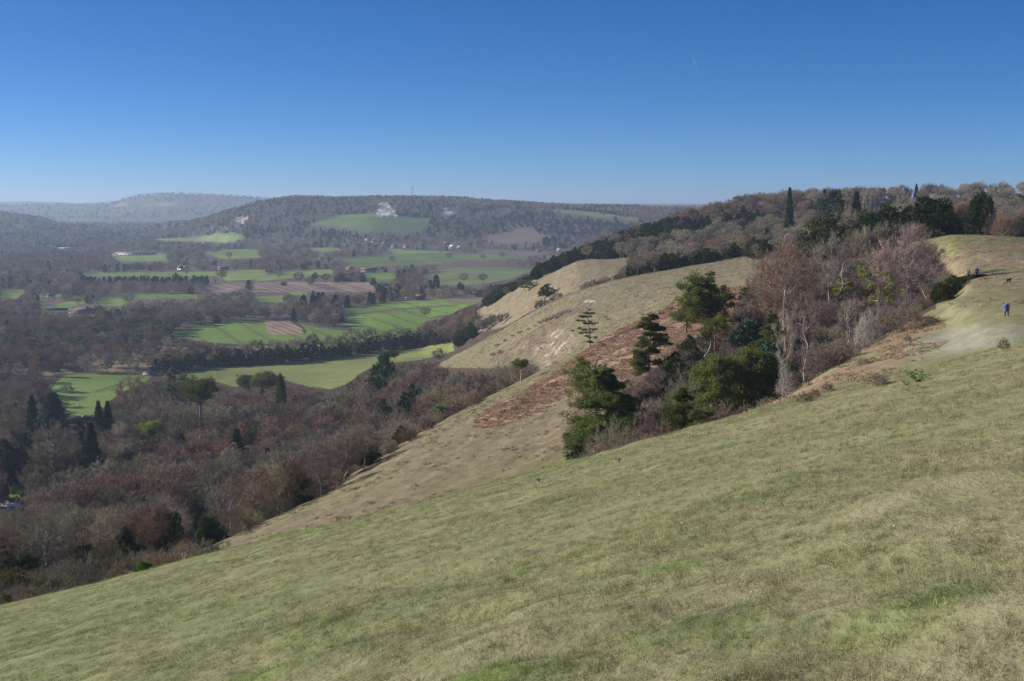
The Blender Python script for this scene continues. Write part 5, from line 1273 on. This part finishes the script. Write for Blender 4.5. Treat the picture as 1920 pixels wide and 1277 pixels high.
# sheep in the meadows
fleece = solid('fleece', (.62,.58,.50))
def sheep(x, y, label, grp, s=1.0):
    X, Y, Z = at(x, y, 300); bm_me = bpy.data.meshes.new('sheep')
    P_ = Parts(); th = np.linspace(0, 2*np.pi, 13)[:-1]; prof = [(-.55, .05), (-.5, .2), (-.3, .31), (0, .34), (.3, .3), (.46, .19), (.56, .13), (.72, .12), (.86, .06)]; zc = [.62, .64, .64, .62, .64, .72, .84, .86, .80]
    v = [(px_, r*math.cos(t), z_+r*math.sin(t)) for (px_, r), z_ in zip(prof, zc) for t in th]; q = [(i*12+j, i*12+(j+1) % 12, (i+1)*12+(j+1) % 12, (i+1)*12+j) for i in range(len(prof)-1) for j in range(12)]
    P_.add(np.array(v), q=q); V_, q2 = tubes([[a, b, .5, a+.02, b, -.02, .07, .04] for a in (-.38, .34) for b in (-.15, .15)], 6); P_.add(V_, q=q2)
    o = bpy.data.objects.new('sheep', P_.mesh('sheep', fleece, True)); COL.objects.link(o); o.location = (X, Y, Z); o.scale = (s,)*3; o.rotation_euler = (0, 0, RNG.random()*6); tag(o, label, 'sheep', grp)
sheep(146, 762, 'white sheep grazing lower in the left meadow', None, 1.3); sheep(126, 758, 'brownish-white sheep grazing above the other in the left meadow', None, 1.1)
for x in (228, 233, 246, 251, 293): sheep(x, 555+RNG.random(), 'pale sheep in the field above the farm', 'sheep above the farm', 1.5)
for x in (245, 262, 284, 300, 321, 392, 405, 438, 452): sheep(x, 648+RNG.random()*2, 'pale sheep along the foot of the corn field', 'sheep below the corn field', 1.5)
# ------------------------------------------------------------------ walkers and dogs
def skinned(name, nodes, edges, mat, parent, sub=1):
    """nodes: (x, y, z, radius)"""
    me = bpy.data.meshes.new(name); me.from_pydata([n[:3] for n in nodes], edges, []); me.materials.append(mat)
    o = bpy.data.objects.new(name, me); COL.objects.link(o); o.parent = parent
    md = o.modifiers.new('skin', 'SKIN'); sv = me.skin_vertices[0].data if me.skin_vertices else None
    if sv is None:
        import bmesh
        bm = bmesh.new(); bm.from_mesh(me); bm.verts.layers.skin.verify(); bm.to_mesh(me); bm.free(); sv = me.skin_vertices[0].data
    for i, n in enumerate(nodes): r = n[3]; sv[i].radius = (r, r) if not isinstance(r, tuple) else r; sv[i].use_root = (i == 0)
    md.use_smooth_shade = True; s = o.modifiers.new('sub', 'SUBSURF'); s.levels = sub; s.render_levels = sub; return o
def chain(a): return [(i, i+1) for i in range(len(a)-1)]
SKINM = solid('skin', (.55,.33,.24), amp=.05)
def person(x, yf, H_, rot, coat, legs, label, hat=None, hair=(.3,.25,.2), stride=.2, longc=False, extra=None, Y=None):
    X, Yg, Z = at(x, yf, 60, 400)
    e = bpy.data.objects.new('person', None); COL.objects.link(e); e.location = (X, Yg, Z); e.rotation_euler = (0, 0, rot); s = H_/1.75; e.scale = (s, s, s); tag(e, label, 'person')
    # body: pelvis, spine, neck, head; legs; arms with hands of five fingers
    n = [(0,0,.93,.13),(0,0,1.12,.13),(0,0,1.34,(.19,.12)),(0,-.01,1.46,.07),(0,-.02,1.53,.06),(0,-.03,1.60,.088),(0,-.03,1.69,.092)]
    E = [(0,1),(1,2),(2,3),(3,4),(4,5),(5,6)]
    n.append((0,-.13,1.62,.018)); E.append((5,7))            # nose
    feet = []
    for sd in (-1, 1):
        st = stride*sd; b = len(n)
        n += [(.10*sd,0,.90,.095),(.11*sd,-st*.55-.03,.50,.062),(.11*sd,-st,.09,.042),(.12*sd,-st-.13,.04,.038)]; E += [(0,b),(b,b+1),(b+1,b+2),(b+2,b+3)]; feet.append((.12*sd,-st))
        b = len(n); sw = -st*.8
        n += [(.20*sd,0,1.40,.062),(.26*sd,-sw*.3+.03,1.12,.047),(.27*sd,-sw-.06,.88,.034),(.27*sd,-sw-.08,.80,.036)]; E += [(2,b),(b,b+1),(b+1,b+2),(b+2,b+3)]
        p = b+3
        for f in range(4): c = len(n); fy = -sw-.11+.022*f; L_ = (.060,.072,.068,.050)[f]; n += [(.272*sd,fy,.765,.011),(.262*sd,fy,.765-L_,.009)]; E += [(p,c),(c,c+1)]
        c = len(n); n += [(.255*sd,-sw-.125,.79,.012),(.245*sd,-sw-.15,.75,.010)]; E += [(p,c),(c,c+1)]
    skinned('body', n, E, SKINM, e, 1)
    m_c = solid('coat', coat, amp=.12); m_l = solid('trousers', legs, amp=.12); zb = .62 if longc else .82
    n = [(0,0,.95,(.17,.15)),(0,0,1.15,(.18,.145)),(0,0,1.36,(.225,.14)),(0,-.01,1.47,.085),(0,0,zb,(.185,.165) if not longc else (.17,.17))]; E = [(0,1),(1,2),(2,3),(0,4)]
    for sd in (-1, 1):
        st = stride*sd; sw = -st*.8; b = len(n); n += [(.21*sd,0,1.40,.08),(.265*sd,-sw*.3+.03,1.12,.066),(.275*sd,-sw-.06,.88,.05)]; E += [(2,b),(b,b+1),(b+1,b+2)]
    skinned('jacket', n, E, m_c, e, 1)
    n = [(0,0,.93,.15)]; E = []
    for sd in (-1, 1): st = stride*sd; b = len(n); n += [(.10*sd,0,.86,.105),(.11*sd,-st*.55-.03,.50,.078),(.11*sd,-st,.12,.06)]; E += [(0,b),(b,b+1),(b+1,b+2)]
    skinned('trousers', n, E, m_l, e, 1)
    for (fx, fy) in feet: skinned('boot', [(fx, fy, .09, .058), (fx, fy-.02, .05, .055), (fx, fy-.16, .04, .045)], [(0,1),(1,2)], WM['grey'] if not longc else WM['dark'], e, 1)
    skinned('cap' if hat else 'hair', [(0,.0,1.66,.098),(0,-.02,1.73,.085)] if hat else [(0,.03,1.56,.08),(0,.03,1.66,.105),(0,-.01,1.74,.08)], [(0,1)] if hat else [(0,1),(1,2)], solid('hat_wool' if hat else 'hair_', hat or hair), e, 1)
    if extra == 'rucksack':
        for sd in (-1, 1): skinned('strap', [(.12*sd,-.13,1.18,.03),(.13*sd,-.155,1.34,.03),(.12*sd,-.08,1.47,.03),(.12*sd,.10,1.42,.03)], [(0,1),(1,2),(2,3)], solid('strap_red', (.45,.03,.03)), e, 1)
        skinned('fleece_front', [(0,-.09,.98,(.09,.07)),(0,-.10,1.2,(.09,.07)),(0,-.10,1.38,(.08,.06))], [(0,1),(1,2)], solid('dark_fleece', (.02,.02,.025)), e, 1)
        skinned('rucksack', [(0,.22,1.0,.12),(0,.23,1.35,.13)], [(0,1)], solid('pack_', (.05,.05,.06)), e, 1)
    if extra == 'hood': skinned('fur_hood', [(-.1,.08,1.50,.07),(0,.12,1.52,.08),(.1,.08,1.50,.07)], [(0,1),(1,2)], solid('fur_', (.60,.54,.46)), e, 1)
    return e
person(1887, 596, 1.78, -.1, (.012,.22,.85), (.02,.025,.045), 'person in a bright blue jacket with a red-strapped rucksack striding down the meadow', hat=(.38,.38,.42), stride=.24, extra='rucksack')
person(1816, 520, 1.66, 2.4, (.22,.25,.33), (.08,.09,.12), 'person in a long grey coat with a pale fur hood beside the dark bushes', hair=(.60,.52,.38), stride=.10, longc=True, extra='hood')
person(1832, 520, 1.80, 2.9, (.16,.19,.36), (.05,.09,.20), 'person in a blue-grey jacket and jeans standing beside the grey-coated one', hair=(.25,.16,.10), stride=.06)
def dog(x, yf, L_, rot, col, label, down=0.):
    X, Y, Z = at(x, yf, 60, 400); m = solid('dog_fur', col, amp=.15)
    e = bpy.data.objects.new('dog', None); COL.objects.link(e); e.location = (X, Y, Z); e.scale = (L_,)*3; e.rotation_euler = (0, 0, rot); tag(e, label, 'dog')
    n = [(-.30,0,.50,.10),(0,0,.50,.12),(.26,0,.52,.145),(.42,0,.64,.085),(.52,0,.76-down,.075),(.66,0,.73-down,.042),(.74,0,.71-down,.032)]; E = chain(n)
    b = len(n); n += [(-.42,0,.58,.035),(-.58,0,.74,.02)]; E += [(0,b),(b,b+1)]
    for sd in (-1, 1):
        b = len(n); n += [(-.30,.09*sd,.38,.075),(-.22,.10*sd,.27,.045),(-.36,.10*sd,.16,.028),(-.33,.10*sd,.02,.030)]; E += [(0,b),(b,b+1),(b+1,b+2),(b+2,b+3)]
        b = len(n); n += [(.27,.09*sd,.34,.055),(.25,.09*sd,.18,.032),(.29,.09*sd,.02,.032)]; E += [(2,b),(b,b+1),(b+1,b+2)]
        b = len(n); n += [(.50,.06*sd,.83-down,.025),(.49,.08*sd,.76-down,.018)]; E += [(4,b),(b,b+1)]
    skinned('body', n, E, m, e, 1)
dog(1847, 528, .95, 2.9, (.50,.24,.11), 'orange-tan dog trotting near the two distant walkers', .12); dog(1891, 531, 1.05, .5, (.012,.012,.014), 'black dog standing on the meadow behind the walker in blue', .05)
# ------------------------------------------------------------------ small things on the near meadow
ST_M0 = plant_mat('dry_stems', ev((.50,.38,.28),(.45,.33,.25)))
fern = Parts(); r_ = np.random.default_rng(8)
for k in range(26):
    az = r_.random()*6.28; L_ = r_.uniform(.5, 1.0); c = curve_to(np.zeros(3), np.array([math.cos(az)*L_*.8, math.sin(az)*L_*.8, L_*.75]), 8, .25, r_)
    for i in range(1, 9):
        ln = .17*L_*(1-abs(i-4)/6.); side = np.array([-math.sin(az), math.cos(az), .1])
        d = np.stack([side, -side])+0; V_, t = slivers(np.stack([c[i], c[i]]), unit(d+np.array([math.cos(az), math.sin(az), 0])*.4), np.full(2, ln), np.full(2, .05), r_); fern.add(V_, t=t)
fm = fern.mesh('fern', plant_mat('fern_green', ev((.20,.30,.04),(.17,.27,.04))))
for x, y, s, l in ((1722, 717, .62, 'bright green fern clump at the foot of the bank'), (1700, 722, .3, 'smaller green fern just left of the bright fern clump')):
    X, Y, Z = at(x, y, 40, 160); o = bpy.data.objects.new('fern', fm); COL.objects.link(o); o.location = (X, Y, Z-.02); o.scale = (s*1.3, s, s); tag(o, l, 'fern')
for k, (x, y, h_) in enumerate(((735,944,14),(741,941,12),(693,972,10),(655,974,8),(528,1006,8),(470,1008,9),(567,968,7),(1010,902,6),(1160,866,7),(372,1040,12),(345,1050,14))):
    X, Y, Z = at(x, y+2, 40, 160); st = Parts(); Hh = h_/F*Y*1.3; sg_ = []; tips = []
    for q in range(7):
        az = r_.random()*6.28; c = curve_to(np.zeros(3), np.array([math.cos(az)*.25*Hh, math.sin(az)*.25*Hh, Hh*r_.uniform(.6, 1)]), 3, .05, r_); sg_ += [[*c[i], *c[i+1], .008, .006] for i in range(3)]; tips.append(c[3])
    V_, q_ = tubes(sg_, 4); st.add(V_, q=q_); tp_ = np.repeat(np.array(tips), 16, 0); V_, t = slivers(tp_, unit(r_.normal(size=tp_.shape)), np.full(len(tp_), .05), np.full(len(tp_), .02), r_); st.add(V_, t=t)
    o = bpy.data.objects.new('dead_umbel', st.mesh('dead_umbel', ST_M0)); COL.objects.link(o); o.location = (X, Y, Z-.02); tag(o, 'dry pinkish seed-head stems standing on the crest of the near meadow', 'dead plant', 'dead seed heads on the crest')
chalk = solid('chalk_stone', (.62,.58,.52), amp=.15)
P_ = Parts()
for k in range(9):
    y = r_.uniform(830, 1270); x = r_.uniform(0, 1920); X, Y = flat_at(x, y)
    if Y > 69: continue
    Z = gz(X, Y); s = r_.uniform(.004, .009)*(1+Y/12); c = np.array(boxq(-s, s, -s*.8, s*.8, -s*.3, s*.5)[0])+r_.normal(size=(8, 3))*s*.25+np.array([X, Y, Z+s*.1]); P_.add(c, q=boxq(0,1,0,1,0,1)[1])
o = bpy.data.objects.new('chalk_pebbles', P_.mesh('chalk_pebbles', chalk)); COL.objects.link(o); tag(o, 'small chalk pebbles and pale leaves strewn over the turf', kind='stuff')
# vapour trail
a_ = np.array(P3(1298, 107, 9000)).astype(float); b2 = np.array(P3(1314, 140, 9000)).astype(float)
ct = np.linspace(a_, b2, 9); seg_ = [[*ct[i], *ct[i+1], 5.0*(1-i/8.5), 5.0*(1-(i+1)/8.5)] for i in range(8)]; V_, q = tubes(seg_, 6); P_ = Parts(); P_.add(V_-a_, q=q)
m, n, o_ = newmat('vapour'); d = N(n, 'ShaderNodeBsdfDiffuse'); d.inputs[0].default_value = (.8,.8,.8,1); tr = N(n, 'ShaderNodeBsdfTransparent'); ms = N(n, 'ShaderNodeMixShader'); ms.inputs[0].default_value = .20
n.links.new(tr.outputs[0], ms.inputs[1]); n.links.new(d.outputs[0], ms.inputs[2]); n.links.new(ms.outputs[0], o_.inputs[0])
o = bpy.data.objects.new('vapour_trail', P_.mesh('vapour_trail', m)); COL.objects.link(o); o.location = a_; tag(o, 'short faint white aircraft trail in the blue sky', 'vapour trail')
# bracken and rough tussocks of the slopes
def rough(name, label, polys, y0, y1, den, mats, hgt, seg_ok, seed, thr=-.1):
    r_ = np.random.default_rng(seed); co = bpy.data.collections.new('source_'+name); n_ = 0
    for m_ in mats:
        for k in range(2):
            nb = 70; p = r_.normal(size=(nb, 3))*[.30, .30, .0]; dd = unit(r_.normal(size=(nb, 3))*[1, 1, .3]+np.array([0, 0, .8])); V_, t = slivers(p, dd, r_.uniform(.25, .8, nb)*hgt, np.full(nb, .05), r_)
            P_ = Parts(); P_.add(V_, t=t); co.objects.link(bpy.data.objects.new('%s_%02d' % (name, n_), P_.mesh(name, m_))); n_ += 1
    tot = int((y1*y1-y0*y0)*.5*1.04*den); Yg = np.sqrt(r_.uniform(y0*y0, y1*y1, tot)); Xg = r_.uniform(-.30 if y0 > 20 else -.5, .46, tot)*Yg; Zg, sg = land(Xg, Yg, True); px, py = proj(Xg, Yg, Zg)
    k = np.zeros(tot, bool)
    for q in polys: k |= inpoly(px, py, q)
    k &= np.isin(sg, seg_ok) & (fbm(Xg/5., Yg/5., 3, seed) > thr)
    Xg, Yg, Zg = Xg[k], Yg[k], Zg[k]; print(name, len(Xg))
    woods(name, np.stack([Xg, Yg, Zg-.05, r_.uniform(.5, 1.3, len(Xg)), r_.uniform(0, 6.28, len(Xg)), r_.integers(0, n_, len(Xg))], 1), co, label)
BR_M = plant_mat('dead_bracken', ev((.50,.31,.21),(.42,.27,.18),(.52,.35,.24))); ST_M = plant_mat('straw', ev((.44,.37,.24),(.40,.34,.21),(.33,.31,.18)))
rough('bracken', 'pinkish-brown dead bracken covering the middle of the second slope', [[(888,800),(900,775),(960,745),(1000,722),(1040,700),(1075,672),(1110,648),(1190,602),(1262,572),(1330,548),(1420,530),(1500,520),(1500,560),(1420,600),(1300,640),(1200,700),(1090,735),(1020,770),(960,792),(920,806)]], 150, 420, 2.0, [BR_M, BR_M, BR_M, TW_BROWN], .42, [7], 501, -.3)
rough('rough_grass', 'rough straw-coloured tussocks on the bank below the thicket', [[(1385,785),(1480,742),(1560,690),(1640,645),(1700,612),(1770,590),(1780,640),(1720,690),(1640,715),(1500,748),(1400,785)]], 100, 200, 2.6, [ST_M, ST_M, BR_M], .30, [4, 5], 502, .0)
rough('dry_tussocks', 'dry tussocks dotted over the tan slopes', [[(380,1040),(600,930),(850,778),(1000,705),(1100,648),(1250,575),(1290,600),(1200,660),(1060,760),(1100,850),(1040,890),(700,970)], [(825,690),(830,668),(1000,578),(1160,520),(1400,475),(1450,500),(1250,580),(1100,652),(1040,690)], [(1770,575),(1780,500),(1760,445),(1930,445),(1930,580)]], 130, 640, .22, [ST_M, ST_M, TW_BROWN], .5, [5, 6, 7, 8, 9], 503, .05)
# ------------------------------------------------------------------ turf of the near meadow
gm, n, o_ = newmat('grass_blades'); at_ = N(n, 'ShaderNodeAttribute', attribute_name='tint', attribute_type='INSTANCER'); oi = N(n, 'ShaderNodeObjectInfo')
vm = N(n, 'ShaderNodeVectorMath', operation='SCALE'); n.links.new(at_.outputs['Color'], vm.inputs[0]); n.links.new(mathn(n, 'ADD', mathn(n, 'MULTIPLY', oi.outputs['Random'], .8), .95), vm.inputs['Scale'])
d = N(n, 'ShaderNodeBsdfDiffuse'); t_ = N(n, 'ShaderNodeBsdfTranslucent'); ms = N(n, 'ShaderNodeMixShader'); ms.inputs[0].default_value = .3
for x in (d, t_): n.links.new(vm.outputs[0], x.inputs['Color'])
n.links.new(d.outputs[0], ms.inputs[1]); n.links.new(t_.outputs[0], ms.inputs[2]); n.links.new(ms.outputs[0], o_.inputs[0])
gc = bpy.data.collections.new('source_grass')
for k in range(5):
    r_ = np.random.default_rng(900+k); nb = 46; p = r_.normal(size=(nb, 3))*[.10, .10, 0]; p[:, 2] = -.02
    dd = unit(r_.normal(size=(nb, 3))*[.75, .75, .0]+np.array([.15, .0, 1.0])*r_.uniform(.35, 1.2, (nb, 1))); V_, t = slivers(p, dd, r_.uniform(.04, .10, nb)*(1+.3*k), np.full(nb, .0075), r_)
    P_ = Parts(); P_.add(V_, t=t); gc.objects.link(bpy.data.objects.new('tuft%d' % k, P_.mesh('tuft', gm)))
rr = []
for y0, y1, den in ((3.5, 9, 100), (9, 18, 64), (18, 34, 28), (34, 60, 11), (60, 112, 4)):
    nn = int(den*.5*1.04*(y1*y1-y0*y0)); Yg = np.sqrt(RNG.uniform(y0*y0, y1*y1, nn)); Xg = RNG.uniform(-.52, .52, nn)*Yg; rr.append(np.stack([Xg, Yg, np.full(nn, y0)], 1))
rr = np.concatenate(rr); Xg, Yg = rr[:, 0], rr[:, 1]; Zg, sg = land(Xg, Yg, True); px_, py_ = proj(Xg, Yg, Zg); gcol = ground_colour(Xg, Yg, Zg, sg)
cl = fbm(Xg/.7, Yg/.7, 3, 200)+.6*fbm(Xg/3.1, Yg/3.1, 2, 201); k = (cl > -.35) & (sg <= 5); Xg, Yg, Zg, gcol, cl = Xg[k], Yg[k], Zg[k], gcol[k], cl[k]
gcol = gcol*(1.05+.25*RNG.normal(size=(len(gcol), 1))).clip(.6, 1.6); scl = (.26+.24*np.clip(cl+.2, 0, 1))*(1+Yg/45.)*RNG.uniform(.7, 1.2, len(Xg))
me = bpy.data.meshes.new('grass'); me.vertices.add(len(Xg)); me.vertices.foreach_set('co', np.stack([Xg, Yg, Zg], 1).astype(np.float32).ravel())
a = me.attributes.new('tint', 'FLOAT_COLOR', 'POINT'); a.data.foreach_set('color', np.concatenate([gcol, np.ones((len(gcol), 1))], 1).astype(np.float32).ravel())
rows = np.stack([Xg, Yg, Zg, scl, RNG.uniform(-.6, .6, len(Xg)), RNG.integers(0, 5, len(Xg))], 1)
grass = woods('grass', rows, gc, 'short tussocky winter turf of the near meadow')
ga = grass.data.attributes.new('tint', 'FLOAT_COLOR', 'POINT'); ga.data.foreach_set('color', np.concatenate([gcol, np.ones((len(gcol), 1))], 1).astype(np.float32).ravel())
print('grass', len(Xg), round(time.time()-T0, 1))
haze()
# labels: where a few plants share one, say which it is from the left
ORD = ['leftmost', 'second from the left', 'third from the left', 'fourth from the left', 'fifth from the left', 'sixth from the left', 'seventh from the left', 'eighth from the left', 'ninth from the left']
by = {}
for o in bpy.data.objects:
    if o.parent is None and o.get('category') and o.get('label'): by.setdefault(o['label'], []).append(o)
for lab, os_ in by.items():
    if 2 <= len(os_) <= 9 and len(lab.split()) <= 12:
        os_.sort(key=lambda o: float(proj(o.location.x, o.location.y, o.location.z)[0]))
        for i, o in enumerate(os_):
            w_ = ORD[i] if i < len(os_)-1 or len(os_) == 2 and i == 0 else 'rightmost'
            o['label'] = lab + ', ' + w_
